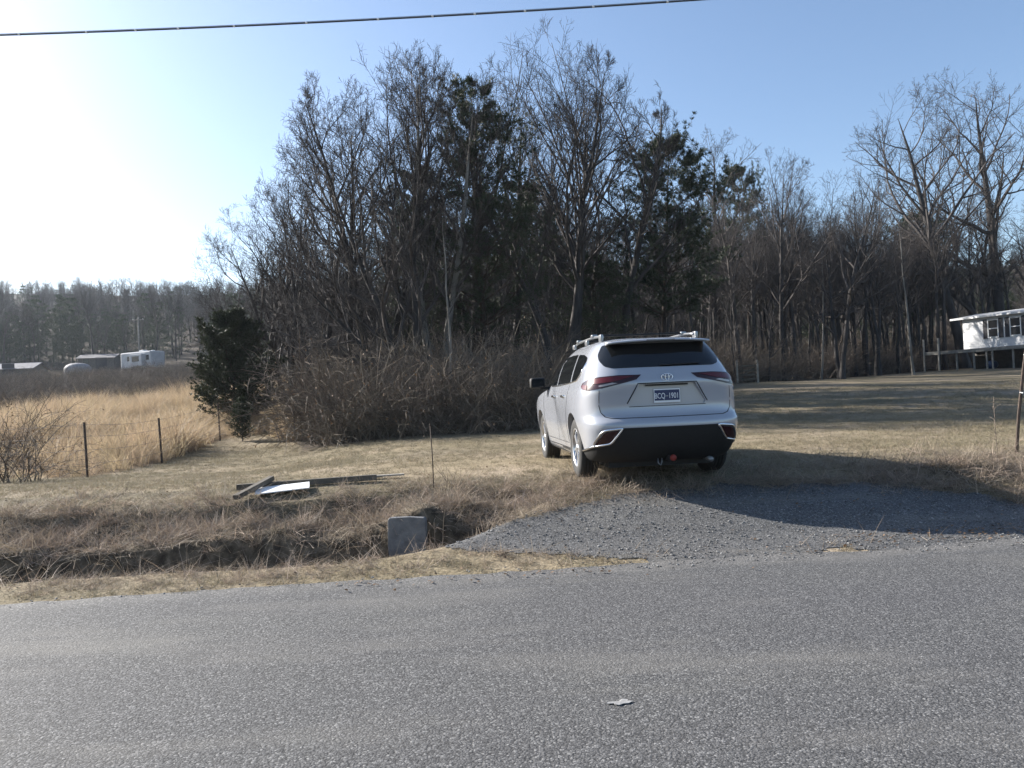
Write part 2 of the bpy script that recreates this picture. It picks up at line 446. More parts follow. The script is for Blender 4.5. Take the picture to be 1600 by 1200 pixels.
def stone_material(name, dark, mid, light, tan, amount, scale):
    """tar and chip surface: single stones of differing grey, worn pale and tan patches"""
    m = bpy.data.materials.new(name); m.use_nodes = True
    nt = m.node_tree; N = nt.nodes; L = nt.links
    p = N['Principled BSDF']; p.inputs['Roughness'].default_value = 0.85; p.inputs['Specular IOR Level'].default_value = 0.3
    tc = N.new('ShaderNodeTexCoord')
    wz = N.new('ShaderNodeTexNoise'); wz.inputs['Scale'].default_value = scale * 0.6; wz.inputs['Detail'].default_value = 3
    L.new(tc.outputs['Object'], wz.inputs['Vector'])
    wv = N.new('ShaderNodeVectorMath'); wv.operation = 'MULTIPLY_ADD'; wv.inputs[1].default_value = (0.02,) * 3
    L.new(wz.outputs['Color'], wv.inputs[0]); L.new(tc.outputs['Object'], wv.inputs[2])
    vo = N.new('ShaderNodeTexVoronoi'); vo.inputs['Scale'].default_value = scale
    L.new(wv.outputs[0], vo.inputs['Vector'])
    bw = N.new('ShaderNodeSeparateColor'); L.new(vo.outputs['Color'], bw.inputs['Color'])
    cr = N.new('ShaderNodeValToRGB'); e = cr.color_ramp.elements
    e[0].position = 0.0; e[0].color = (*dark, 1); e[1].position = 1.0; e[1].color = (*light, 1)
    k = e.new(0.5); k.color = (*mid, 1); k = e.new(0.8); k.color = tuple(x * 1.15 for x in mid) + (1,)
    L.new(bw.outputs['Red'], cr.inputs['Fac'])
    dr = N.new('ShaderNodeValToRGB'); dr.color_ramp.elements[0].position = 0.25; dr.color_ramp.elements[0].color = (1.1, 1.1, 1.1, 1)
    dr.color_ramp.elements[1].position = 0.75; dr.color_ramp.elements[1].color = (0.5, 0.5, 0.5, 1)
    L.new(vo.outputs['Distance'], dr.inputs['Fac'])
    mx = N.new('ShaderNodeMix'); mx.data_type = 'RGBA'; mx.blend_type = 'MULTIPLY'; mx.inputs[0].default_value = 1
    L.new(cr.outputs['Color'], mx.inputs[6]); L.new(dr.outputs['Color'], mx.inputs[7])
    mp = N.new('ShaderNodeMapping'); mp.inputs['Scale'].default_value = (0.28, 1.0, 1); mp.inputs['Rotation'].default_value = (0, 0, R(-4.7))
    L.new(tc.outputs['Object'], mp.inputs['Vector'])
    pn = N.new('ShaderNodeTexNoise'); pn.inputs['Scale'].default_value = 1.3; pn.inputs['Detail'].default_value = 7; pn.inputs['Roughness'].default_value = 0.62
    L.new(mp.outputs['Vector'], pn.inputs['Vector'])
    pr = N.new('ShaderNodeValToRGB'); pr.color_ramp.elements[0].position = 0.50; pr.color_ramp.elements[0].color = (0, 0, 0, 1)
    pr.color_ramp.elements[1].position = 0.74; pr.color_ramp.elements[1].color = (amount,) * 3 + (1,)
    L.new(pn.outputs['Fac'], pr.inputs['Fac'])
    m2 = N.new('ShaderNodeMix'); m2.data_type = 'RGBA'; m2.inputs[7].default_value = (*tan, 1)
    L.new(pr.outputs['Color'], m2.inputs[0]); L.new(mx.outputs[2], m2.inputs[6])
    q = N.new('ShaderNodeTexNoise'); q.inputs['Scale'].default_value = 0.7; q.inputs['Detail'].default_value = 5
    L.new(mp.outputs['Vector'], q.inputs['Vector'])
    qr = N.new('ShaderNodeValToRGB'); qr.color_ramp.elements[0].position = 0.3; qr.color_ramp.elements[0].color = (0.93, 0.93, 0.95, 1)
    qr.color_ramp.elements[1].position = 0.7; qr.color_ramp.elements[1].color = (1.06, 1.06, 1.04, 1)
    L.new(q.outputs['Fac'], qr.inputs['Fac'])
    m3 = N.new('ShaderNodeMix'); m3.data_type = 'RGBA'; m3.blend_type = 'MULTIPLY'; m3.inputs[0].default_value = 1
    L.new(m2.outputs[2], m3.inputs[6]); L.new(qr.outputs['Color'], m3.inputs[7])
    L.new(m3.outputs[2], p.inputs['Base Color'])
    bp = N.new('ShaderNodeBump'); bp.inputs['Strength'].default_value = 0.55; bp.inputs['Distance'].default_value = 0.006; bp.invert = True
    L.new(vo.outputs['Distance'], bp.inputs['Height']); L.new(bp.outputs['Normal'], p.inputs['Normal'])
    return m
M['road'] = stone_material('road_chips', (0.050, 0.050, 0.051), (0.099, 0.0985, 0.099), (0.22, 0.218, 0.214), (0.155, 0.148, 0.136), 0.6, 92)
M['gravel'] = stone_material('gravel', (0.056, 0.056, 0.056), (0.108, 0.107, 0.106), (0.24, 0.237, 0.232), (0.17, 0.158, 0.136), 0.8, 80)

# road sheet with a broken edge
us = np.linspace(-34, 34, 1100)
ev = edge_v(us)
vs = [-9.0, -4.0, 0, 2, 4, 5.5, 6.4]
rows = [np.stack([*xy(us, np.full_like(us, v)), np.full_like(us, 0.004 + 0.0)], -1) for v in vs]
ex, ey = xy(us, ev)
rows.append(np.stack([ex, ey, height(ex, ey) + 0.010], -1))
ex2, ey2 = xy(us, ev + 0.03)
rows.append(np.stack([ex2, ey2, height(ex2, ey2) - 0.03], -1))
V = np.stack(rows); nr, nc = V.shape[:2]
ids = np.arange(nr * nc).reshape(nr, nc)
road = obj('road', mesh_np('road', V, np.stack([ids[:-1, :-1], ids[:-1, 1:], ids[1:, 1:], ids[1:, :-1]], -1).reshape(-1, 4), smooth=True), M['road'])
tag(road, kind='structure')

# gravel apron of the driveway
us = np.arange(-1.5, 14, 0.05); vs = np.arange(6.55, 9.6, 0.05)
U, W = np.meshgrid(us, vs)
gx_, gy_ = xy(U, W)
zz = height(gx_, gy_) + 0.007
keep = gravel(U, W) > 0
ids = np.arange(U.size).reshape(U.shape)
qk = keep[:-1, :-1] & keep[:-1, 1:] & keep[1:, 1:] & keep[1:, :-1]
q = np.stack([ids[:-1, :-1], ids[:-1, 1:], ids[1:, 1:], ids[1:, :-1]], -1)[qk]
drive = obj('driveway', mesh_np('driveway', np.stack([gx_, gy_, zz], -1), q, smooth=True), M['gravel'])
tag(drive, kind='structure')

# ------------------------------------------------------------------ the SUV
def car_paint():
    m = mat('silver_paint', (0.345, 0.362, 0.40), rough=0.22, metal=0.15, coat=0.8)
    return m
M['paint'] = car_paint()
M['glass_dark'] = mat('privacy_glass', (0.006, 0.007, 0.008), rough=0.06, spec=0.6)
M['black_plastic'] = mat('black_plastic', (0.005, 0.005, 0.0055), (0.009, 0.009, 0.0095), 30, 0.7)
M['gap'] = mat('panel_gap', (0.008, 0.008, 0.009), rough=0.9)
M['chrome'] = mat('chrome', (0.75, 0.76, 0.78), rough=0.16, metal=1.0)
M['satin'] = mat('satin_silver', (0.30, 0.31, 0.32), rough=0.32, metal=0.7)
M['rim'] = mat('alloy_rim', (0.55, 0.56, 0.58), rough=0.28, metal=0.85)
M['rubber'] = mat('tyre_rubber', (0.016, 0.016, 0.017), (0.03, 0.029, 0.027), 12, 0.85)
M['red_lens'] = mat('red_lens', (0.085, 0.004, 0.006), rough=0.25, coat=0.25)
M['dark_lens'] = mat('dark_red_lens', (0.028, 0.005, 0.006), rough=0.22, coat=0.25)
M['clear_lens'] = mat('clear_lens', (0.30, 0.27, 0.27), rough=0.2, coat=0.9)
M['plate_blue'] = mat('plate_blue', (0.012, 0.022, 0.085), rough=0.4)
M['plate_white'] = mat('plate_white', (0.75, 0.76, 0.78), rough=0.4)
M['hitch_red'] = mat('hitch_red', (0.20, 0.016, 0.008), rough=0.6)

_z = [0.22, 0.26, 0.32, 0.42, 0.55, 0.64, 0.69, 0.73, 0.78, 0.88, 1.00, 1.08, 1.15, 1.22, 1.30, 1.42, 1.52, 1.60, 1.655, 1.685, 1.705, 1.715]
_w = [0.80, 0.86, 0.89, 0.91, 0.930, 0.943, 0.948, 0.950, 0.953, 0.958, 0.955, 0.940, 0.915, 0.893, 0.868, 0.82, 0.775, 0.730, 0.680, 0.61, 0.48, 0.30]
_yr = [-2.18, -2.26, -2.33, -2.40, -2.46, -2.487, -2.482, -2.445, -2.397, -2.382, -2.390, -2.402, -2.406, -2.378, -2.325, -2.235, -2.155, -2.085, -2.02, -1.93, -1.75, -1.5]
_yf = [2.10, 2.25, 2.36, 2.42, 2.45, 2.46, 2.46, 2.455, 2.45, 2.41, 2.22, 1.75, 1.13, 1.00, 0.85, 0.62, 0.42, 0.20, -0.02, -0.25, -0.50, -0.8]
def _pchip(xs, ys):
    xs = np.array(xs, float); ys = np.array(ys, float)
    h = np.diff(xs); d = np.diff(ys) / h
    m = np.zeros_like(xs)
    for i in range(1, len(xs) - 1):
        if d[i - 1] * d[i] > 0:
            w1 = 2 * h[i] + h[i - 1]; w2 = h[i] + 2 * h[i - 1]
            m[i] = (w1 + w2) / (w1 / d[i - 1] + w2 / d[i])
    m[0] = d[0]; m[-1] = d[-1]
    def f(x):
        x = float(np.clip(x, xs[0], xs[-1])); i = int(np.clip(np.searchsorted(xs, x) - 1, 0, len(h) - 1))
        t = (x - xs[i]) / h[i]
        return (ys[i] * (2 * t ** 3 - 3 * t * t + 1) + h[i] * m[i] * (t ** 3 - 2 * t * t + t)
                + ys[i + 1] * (-2 * t ** 3 + 3 * t * t) + h[i] * m[i + 1] * (t ** 3 - t * t))
    return f
f_w, f_yr, f_yf = _pchip(_z, _w), _pchip(_z, _yr), _pchip(_z, _yf)
WHEEL_Y, WHEEL_R, WHEEL_X = 1.425, 0.378, 0.815

def outline(z, n=72):
    """half plan outline at height z, from the rear centre round the right side to the front centre"""
    w, yr, yf = f_w(z), f_yr(z), f_yf(z)
    span = yf - yr
    lr, lf = min(0.85, 0.46 * span), min(0.75, 0.46 * span)
    th = np.linspace(0, math.pi / 2, n)
    nr, nf = 4.2, 3.4
    xr = w * np.sin(th) ** (2 / nr); yr_ = yr + lr - lr * np.cos(th) ** (2 / nr)
    ys = np.linspace(yr + lr, yf - lf, 40)[1:-1]; xs = np.full_like(ys, w)
    xf = w * np.cos(th) ** (2 / nf); yf_ = yf - lf + lf * np.sin(th) ** (2 / nf)
    x = np.concatenate([xr, xs, xf]); y = np.concatenate([yr_, ys, yf_])
    # haunches over the wheels and a waist between them
    b = math.exp(-((z - 0.72) / 0.30) ** 2)
    fl = 0.022 * np.exp(-((y + WHEEL_Y) / 0.52) ** 2) + 0.020 * np.exp(-((y - WHEEL_Y) / 0.5) ** 2) - 0.022 * np.exp(-((y) / 0.6) ** 2)
    x = x + fl * b * (x / max(w, 1e-6)) ** 6
    return x, y

_cache = {}
def arc(z):
    k = round(z, 4)
    if k not in _cache:
        x, y = outline(k)
        s = np.concatenate([[0], np.cumsum(np.hypot(np.diff(x), np.diff(y)))])
        _cache[k] = (s, x, y)
    return _cache[k]
def S_arc(s, z):
    a, x, y = arc(z)
    return Vector((math.copysign(np.interp(abs(s), a, x), s), np.interp(abs(s), a, y), z))
def S_side(y, z, side):
    a, x, yy = arc(z)
    i = len(x) // 5
    return Vector((side * np.interp(y, yy, x), y, z))
def S_front(x, z):
    a, xx, yy = arc(z)
    m = yy > (f_yf(z) - 0.76)
    o = np.argsort(xx[m])
    return Vector((x, np.interp(abs(x), xx[m][o], yy[m][o]), z))

def densify(poly, step):
    out = []
    for i in range(len(poly)):
        a, b = poly[i], poly[(i + 1) % len(poly)]
        n = max(1, int(math.ceil(math.hypot(b[0] - a[0], b[1] - a[1]) / step)))
        for k in range(n):
            out.append((a[0] + (b[0] - a[0]) * k / n, a[1] + (b[1] - a[1]) * k / n))
    return out
def round_poly(poly, r=0.03, n=4):
    out = []
    N = len(poly)
    for i in range(N):
        p, a, b = Vector(poly[i]), Vector(poly[i - 1]), Vector(poly[(i + 1) % N])
        da, db = (a - p), (b - p)
        rr = min(r, da.length * 0.45, db.length * 0.45)
        s, e = p + da.normalized() * rr, p + db.normalized() * rr
        for k in range(n + 1):
            t = k / n
            q = s * (1 - t) ** 2 + p * 2 * t * (1 - t) + e * t * t
            out.append((q.x, q.y))
    return out

def patch(name, m, parent, poly, fn, off=0.003, depth=0.012, step=0.05, smooth=True):
    """a panel with its own thickness that follows the body surface fn inside the outline poly"""
    bd = densify(poly, step)
    xs = [p[0] for p in bd]; ys = [p[1] for p in bd]
    verts = [Vector(p) for p in bd]
    n = len(verts)
    def inside(x, y):
        c = False
        for i in range(n):
            a, b = bd[i], bd[i - 1]
            if (a[1] > y) != (b[1] > y) and x < (b[0] - a[0]) * (y - a[1]) / (b[1] - a[1]) + a[0]: c = not c
        return c
    gx0 = np.arange(min(xs) + step / 2, max(xs), step); gy0 = np.arange(min(ys) + step / 2, max(ys), step)
    for gx1 in gx0:
        for gy1 in gy0:
            if inside(gx1, gy1) and min((gx1 - p[0]) ** 2 + (gy1 - p[1]) ** 2 for p in bd) > (step * 0.4) ** 2:
                verts.append(Vector((gx1, gy1)))
    res = delaunay_2d_cdt(verts, [(i, (i + 1) % n) for i in range(n)], [list(range(n))], 1, 1e-6)
    v2, _, faces = res[0], res[1], res[2]
    centre = Vector((0, -0.2, 0.8))
    P, Nn = [], []
    for v in v2:
        p = fn(v.x, v.y); e = 0.004
        du = fn(v.x + e, v.y) - fn(v.x - e, v.y); dv = fn(v.x, v.y + e) - fn(v.x, v.y - e)
        nn = du.cross(dv)
        nn = nn.normalized() if nn.length > 1e-12 else (p - centre).normalized()
        if nn.dot(p - centre) < 0: nn = -nn
        P.append(p + nn * off); Nn.append(nn)
    bm = bmesh.new()
    bv = [bm.verts.new(p) for p in P]
    for f in faces:
        if len(set(f)) >= 3:
            try: bm.faces.new([bv[i] for i in f])
            except ValueError: pass
    bm.verts.index_update()
    nmap = {bv[i]: Nn[i] for i in range(len(bv))}
    be = [e for e in bm.edges if e.is_boundary]
    r = bmesh.ops.extrude_edge_only(bm, edges=be)
    newv = [g for g in r['geom'] if isinstance(g, bmesh.types.BMVert)]
    for nv in newv:
        src = min((e.other_vert(nv) for e in nv.link_edges if e.other_vert(nv) in nmap), key=lambda q: (q.co - nv.co).length, default=None)
        if src is not None: nv.co = nv.co - nmap[src] * depth
    bm.normal_update()
    me = bpy.data.meshes.new(name)
    if sum(f.normal.dot(f.calc_center_median() - centre) for f in bm.faces) < 0:
        bmesh.ops.reverse_faces(bm, faces=bm.faces)
    bm.to_mesh(me); bm.free()
    if smooth:
        me.polygons.foreach_set('use_smooth', np.full(len(me.polygons), True))
        bm = bmesh.new(); bm.from_mesh(me)
        for e in bm.edges:
            if len(e.link_faces) == 2 and e.calc_face_angle(0) > 0.7: e.smooth = False
        bm.to_mesh(me); bm.free()
    return obj(name, me, m, parent)

def strip(name, m, parent, line, fn, width=0.012, off=0.0015):
    """a narrow shut line lying on the surface"""
    pts = []
    for i in range(len(line) - 1):
        a, b = line[i], line[i + 1]
        k = max(1, int(math.hypot(b[0] - a[0], b[1] - a[1]) / 0.03))
        for j in range(k): pts.append((a[0] + (b[0] - a[0]) * j / k, a[1] + (b[1] - a[1]) * j / k))
    pts.append(line[-1])
    P = [fn(*p) for p in pts]
    c = Vector((0, -0.2, 0.8))
    P2 = np.array([p + (p - c).normalized() * (off - width * 0.42) for p in P])
    return tube_obj(name, m, parent, P2, width / 2, 6)

CAR_X, CAR_Y, CAR_H = 1.55, 11.32, R(5.8)
car_z = 0.5 * (hz(CAR_X + 0.1, CAR_Y - 1.42) + hz(CAR_X - 0.1, CAR_Y + 1.42)) + 0.012
car = empty('suv', (CAR_X, CAR_Y, car_z), CAR_H, 'silver midsize SUV with roof rails parked nose-in on the dry grass', 'car')

# body shell
zs = np.concatenate([np.linspace(0.22, 0.62, 14, endpoint=False), np.linspace(0.62, 0.82, 12, endpoint=False),
                     np.linspace(0.82, 1.2, 14, endpoint=False), np.linspace(1.2, 1.6, 14, endpoint=False), np.linspace(1.6, 1.715, 12)])
bm = bmesh.new()
rings = []
for z in zs:
    x, y = outline(z, 40)
    full = [(a, b) for a, b in zip(x, y)] + [(-a, b) for a, b in zip(x[-2:0:-1], y[-2:0:-1])]
    rings.append([bm.verts.new((a, b, z)) for a, b in full])
for i in range(len(rings) - 1):
    A, B = rings[i], rings[i + 1]
    for j in range(len(A)):
        k = (j + 1) % len(A)
        bm.faces.new((A[j], A[k], B[k], B[j]))
bm.faces.new(list(reversed(rings[0])))
cv = bm.verts.new((0, (f_yr(1.715) + f_yf(1.715)) / 2, 1.722))
T = rings[-1]
for j in range(len(T)): bm.faces.new((T[j], T[(j + 1) % len(T)], cv))
bmesh.ops.remove_doubles(bm, verts=bm.verts, dist=1e-5)
body_me = bm_mesh(bm, 'body', True)
body = obj('body', body_me, M['paint'], car)
body_me.materials.append(M['black_plastic'])

def cutter(bmc, nm):
    o = bpy.data.objects.new(nm, bm_mesh(bmc, nm)); COL.objects.link(o); o.parent = car; return o
cuts = []
for yy in (-WHEEL_Y, WHEEL_Y):
    for sd in (-1, 1):
        b = bmesh.new()
        bmesh.ops.create_cone(b, cap_ends=True, segments=48, radius1=0.425, radius2=0.425, depth=0.55,
                              matrix=Matrix.Translation((sd * 0.86, yy, 0.385)) @ Matrix.Rotation(R(90), 4, 'Y'))
        cuts.append(cutter(b, 'arch_cut'))
b = bmesh.new()                                                    # the number plate recess in the tailgate
hexa = [(-0.455, 0.875), (0.455, 0.875), (0.475, 0.91), (0.345, 1.135), (-0.345, 1.135), (-0.475, 0.91)]
A = [b.verts.new((x, -2.62, z)) for x, z in hexa]; B = [b.verts.new((x * 0.96, -2.350, 1.0 + (z - 1.0) * 0.93)) for x, z in hexa]
b.faces.new(A); b.faces.new(B)
for i in range(6): b.faces.new((A[i], A[(i + 1) % 6], B[(i + 1) % 6], B[i]))
cuts.append(cutter(b, 'recess_cut'))
bpy.context.view_layer.update()
for c in cuts:
    md = body.modifiers.new('cut', 'BOOLEAN'); md.operation = 'DIFFERENCE'; md.object = c; md.solver = 'EXACT'
dg = bpy.context.evaluated_depsgraph_get()
newme = bpy.data.meshes.new_from_object(body.evaluated_get(dg))
body.modifiers.clear()
body.data = newme; newme.name = 'body'
for c in cuts:
    bpy.data.objects.remove(c, do_unlink=True)
bm = bmesh.new(); bm.from_mesh(newme)
for f in bm.faces:
    c = f.calc_center_median()
    f.smooth = True
    well = abs(math.hypot(abs(c.y) - WHEEL_Y, c.z - 0.385)) < 0.424 and abs(c.x) > 0.5
    flat_inner = abs(abs(c.x) - 0.585) < 0.004 and math.hypot(abs(c.y) - WHEEL_Y, c.z - 0.385) < 0.45
    f.material_index = 1 if (well or flat_inner or c.z < 0.235) else 0
for e in bm.edges:
    if len(e.link_faces) == 2 and e.calc_face_angle(0) > 0.55: e.smooth = False
bm.to_mesh(newme); bm.free()
while len(newme.materials) < 2: newme.materials.append(M['black_plastic'])
newme.materials[0] = M['paint']; newme.materials[1] = M['black_plastic']

# rear glass, spoiler, tail lamps
gl = [(-0.60, 1.325), (0.60, 1.325), (0.70, 1.35), (0.765, 1.43), (0.775, 1.50), (0.69, 1.615), (-0.69, 1.615), (-0.775, 1.50), (-0.765, 1.43), (-0.70, 1.35)]
rear_glass = patch('rear_window', M['glass_dark'], car, round_poly(gl, 0.03), S_arc, 0.004, 0.01, 0.06)
tube_obj('wiper', M['black_plastic'], rear_glass, np.array([S_arc(s, 1.345 + 0.02 * s) + Vector((0, -0.018, 0)) for s in np.linspace(-0.05, 0.42, 8)]), 0.008, 6)
b = bmesh.new()
prof = [(-1.90, 1.688), (-2.06, 1.678), (-2.20, 1.660), (-2.225, 1.648), (-2.215, 1.636), (-2.10, 1.632), (-2.00, 1.640), (-1.92, 1.655)]
rows = []
for t in np.linspace(-1, 1, 21):
    hx = 0.615 * t; back = 0.075 * abs(t) ** 2.4; dr = 0.022 * abs(t) ** 2.2
    rows.append([b.verts.new((hx * (1 + 0.06 * max(0, (-yy - 2.0))), yy + back * (1 if yy < -1.95 else 0.3), zz - dr)) for yy, zz in prof])
for i in range(20):
    for j in range(len(prof)):
        k = (j + 1) % len(prof)
        b.faces.new((rows[i][j], rows[i][k], rows[i + 1][k], rows[i + 1][j]))
b.faces.new(rows[0]); b.faces.new(rows[-1])
sp_me = bm_mesh(b, 'spoiler', True)
spo = obj('spoiler', sp_me, M['paint'], car)
box('brake_light', M['dark_lens'], spo, 0.34, 0.014, 0.014, (0, -2.214, 1.6465))

for sd in (-1, 1):
    tl = empty('tail_light', (0, 0, 0)); tl.parent = car
    outer = [(0.30, 1.236), (0.36, 1.185), (0.56, 1.140), (0.76, 1.098), (0.98, 1.078), (1.12, 1.095), (1.19, 1.13), (1.15, 1.168), (1.00, 1.205), (0.80, 1.228), (0.55, 1.24)]
    base_p = patch('lamp_housing', M['dark_lens'], tl, [(sd * a, c) for a, c in outer], S_arc, 0.008, 0.016, 0.04)
    red = [(0.38, 1.224), (0.60, 1.172), (0.83, 1.152), (0.95, 1.152), (0.93, 1.195), (0.80, 1.212), (0.58, 1.228)]
    patch('red_lens', M['red_lens'], tl, [(sd * a, c) for a, c in red], S_arc, 0.013, 0.01, 0.04)
    rd2 = [(0.995, 1.085), (1.10, 1.095), (1.155, 1.125), (1.12, 1.15), (0.995, 1.14)]
    patch('side_lens', M['red_lens'], tl, [(sd * a, c) for a, c in rd2], S_arc, 0.013, 0.01, 0.04)
    wh = [(0.58, 1.150), (0.76, 1.116), (0.80, 1.116), (0.80, 1.132), (0.64, 1.158)]
    patch('reverse_lens', M['clear_lens'], tl, [(sd * a, c) for a, c in wh], S_arc, 0.013, 0.01, 0.04)
    # bumper reflector in its bright surround
    refl = empty('bumper_reflector', (0, 0, 0)); refl.parent = car
    r_in = [(0.60, 0.612), (0.745, 0.596), (0.785, 0.575), (0.885, 0.452), (0.865, 0.442), (0.71, 0.468), (0.685, 0.49)]
    patch('red_lens', M['dark_lens'], refl, [(sd * a, c) for a, c in r_in], S_arc, 0.012, 0.01, 0.04)
    loop = round_poly([(sd * a, c) for a, c in [(0.555, 0.632), (0.755, 0.612), (0.81, 0.585), (0.915, 0.447), (0.885, 0.425), (0.695, 0.455), (0.665, 0.482)]], 0.03)
    loop = densify(loop, 0.03)
    cpt = Vector((0, -1.6, 0.5))
    pts = [S_arc(*p) for p in loop]; pts = np.array([p + (p - cpt).normalized() * 0.008 for p in pts + pts[:1]])
    tube_obj('chrome_surround', M['chrome'], refl, pts, 0.014, 8, closed=True)
    ln = [(sd * a, c) for a, c in [(0.89, 0.428), (1.0, 0.40), (1.12, 0.372), (1.26, 0.352), (1.40, 0.345)]]
    pts = np.array([(lambda p: p + (p - cpt).normalized() * 0.007)(S_arc(np.interp(t, range(5), [q[0] for q in ln]), np.interp(t, range(5), [q[1] for q in ln]))) for t in np.linspace(0, 4, 14)])
    tube_obj('chrome_strip', M['chrome'], refl, pts, 0.015, 8)

# lower bumper in black plastic
clad = [(-0.575, 0.635), (0.575, 0.635), (0.66, 0.475), (0.70, 0.448), (0.88, 0.420), (0.99, 0.402), (1.12, 0.377), (1.40, 0.35), (1.40, 0.235), (-1.40, 0.235),
        (-1.40, 0.35), (-1.12, 0.377), (-0.99, 0.402), (-0.88, 0.420), (-0.70, 0.448), (-0.66, 0.475)]
bump = patch('lower_bumper', M['black_plastic'], car, clad, S_arc, 0.006, 0.012, 0.06)
for sd in (-1, 1):
    strip('shut_line', M['gap'], car, [(sd * 0.80, 1.075), (sd * 0.805, 0.90), (sd * 0.79, 0.82), (sd * 0.74, 0.765), (sd * 0.66, 0.745), (0.0, 0.742)], S_arc, 0.014)
strip('recess_edge', M['gap'], car, [(-0.478, 0.91), (-0.348, 1.138), (0.348, 1.138), (0.478, 0.91)], S_arc, 0.022)
strip('recess_edge', M['gap'], car, [(-0.455, 0.872), (0.455, 0.872)], S_arc, 0.010)

# number plate
plate = empty('number_plate', (0, -2.366, 0.985)); plate.parent = car
box('plate_blank', M['plate_white'], plate, 0.312, 0.006, 0.158, (0, 0, 0), bevel=0.002)
box('plate_field', M['plate_blue'], plate, 0.296, 0.004, 0.122, (0, -0.003, 0.006))
def text_mesh(body_text, size):
    cu = bpy.data.curves.new('txt', 'FONT'); cu.body = body_text; cu.size = size; cu.extrude = 0.001; cu.align_x = 'CENTER'; cu.align_y = 'CENTER'
    o = bpy.data.objects.new('txt', cu); COL.objects.link(o)
    bpy.context.view_layer.update()
    me = bpy.data.meshes.new_from_object(o.evaluated_get(bpy.context.evaluated_depsgraph_get()))
    bpy.data.objects.remove(o, do_unlink=True)
    return me
for txt, xx in (('BCQ', -0.086), ('1901', 0.078)):
    me = text_mesh(txt, 0.078)
    t = obj('lettering', me, M['plate_white'], plate, (xx, -0.0065, -0.004), (R(90), 0, 0)); t.scale = (0.80, 1.15, 1)
box('plate_emblem', M['galv'], plate, 0.026, 0.002, 0.012, (0, -0.0055, -0.004))
box('plate_lamp_bar', M['black_plastic'], car, 0.5, 0.02, 0.018, (0, -2.376, 1.112))
# emblem: interlaced ovals
emb = empty('emblem', (0, -2.396, 1.20)); emb.parent = car
def oval(a, b, cz, r, dy=0):
    t = np.linspace(0, 2 * np.pi, 33)
    return tube_obj('emblem_oval', M['chrome'], emb, np.stack([a * np.cos(t), np.full_like(t, -0.006 + dy), cz + b * np.sin(t)], -1), r, 6, closed=True)
oval(0.066, 0.044, 0, 0.005); oval(0.022, 0.040, 0, 0.0045, -0.003); oval(0.049, 0.017, 0.024, 0.0045, -0.002)

# side glass
for sd in (-1, 1):
    fs = lambda y, z, sd=sd: S_side(y, z, sd)
    for poly in ([(0.92, 1.175), (0.86, 1.21), (0.40, 1.475), (0.28, 1.535), (0.02, 1.555), (-0.02, 1.18)],
                 [(-0.09, 1.18), (-0.05, 1.557), (-0.60, 1.568), (-1.02, 1.56), (-1.10, 1.20)],
                 [(-1.18, 1.205), (-1.10, 1.555), (-1.50, 1.53), (-1.74, 1.485), (-1.77, 1.42), (-1.66, 1.28), (-1.55, 1.225)]):
        patch('side_window', M['glass_dark'], car, round_poly(poly, 0.035), fs, 0.003, 0.01, 0.08)
    ln = np.array([fs(y, z) + Vector((sd * 0.004, 0, 0)) for y, z in [(0.98, 1.165), (0.4, 1.168), (-0.3, 1.17), (-1.1, 1.19), (-1.55, 1.212), (-1.68, 1.27), (-1.79, 1.42)]])
    tube_obj('belt_trim', M['chrome'], car, ln, 0.009, 6)
    for line in ([(-0.05, 1.14), (-0.04, 0.6), (-0.05, 0.40)], [(1.00, 1.10), (1.02, 0.7), (0.96, 0.42)],
                 [(-1.13, 1.16), (-1.12, 0.98), (-1.02, 0.80), (-0.93, 0.62), (-0.90, 0.42)], [(-0.9, 0.40), (0.0, 0.395), (0.95, 0.40)]):
        strip('shut_line', M['gap'], car, line, fs, 0.012)
    for yy in (-0.20, -1.22 + 0.22):
        hnd = box('door_handle', M['chrome'], car, 0.035, 0.22, 0.034, (sd * (0.972 - 0.012), yy + 0.22, 1.02), bevel=0.012)
    mir = empty('wing_mirror', (sd * 0.98, 0.80, 1.17)); mir.parent = car
    bmm = bmesh.new(); box_bm(bmm, 0.24, 0.12, 0.17, (sd * 0.10, 0.0, 0.06), (0, 0, sd * -0.15), bevel=0.045)
    obj('mirror_shell', bm_mesh(bmm, 'mirror_shell', True), M['black_plastic'], mir)
    box('mirror_arm', M['black_plastic'], mir, 0.16, 0.06, 0.04, (sd * -0.02, 0, -0.02), bevel=0.012)
    box('mirror_glass', M['glass_dark'], mir, 0.19, 0.008, 0.12, (sd * 0.10, -0.064, 0.06), (0, 0, sd * -0.15))
    sill = [(-0.99, 0.235), (-0.98, 0.33), (0.98, 0.33), (0.99, 0.235)]
    patch('sill_trim', M['black_plastic'], car, sill, fs, 0.006, 0.012, 0.12)
    # roof rail on three feet
    rail = empty('roof_rail', (sd * 0.60, 0, 0)); rail.parent = car
    ys = np.linspace(-1.72, 0.12, 14)
    pts = np.stack([np.zeros(14) - sd * 0.02 * ((ys + 0.8) / 0.9) ** 2, ys, 1.752 + 0.012 - 0.028 * ((ys + 0.75) / 0.95) ** 4], -1)
    tube_obj('rail_bar', M['satin'], rail, pts, 0.015, 8)
    for yy, hh in ((-1.70, 0.09), (-0.82, 0.07), (0.10, 0.07)):
        bmm = bmesh.new(); box_bm(bmm, 0.040, 0.13, hh, (0, yy, 1.722), bevel=0.014)
        obj('rail_foot', bm_mesh(bmm, 'rail_foot', True), M['satin'], rail)
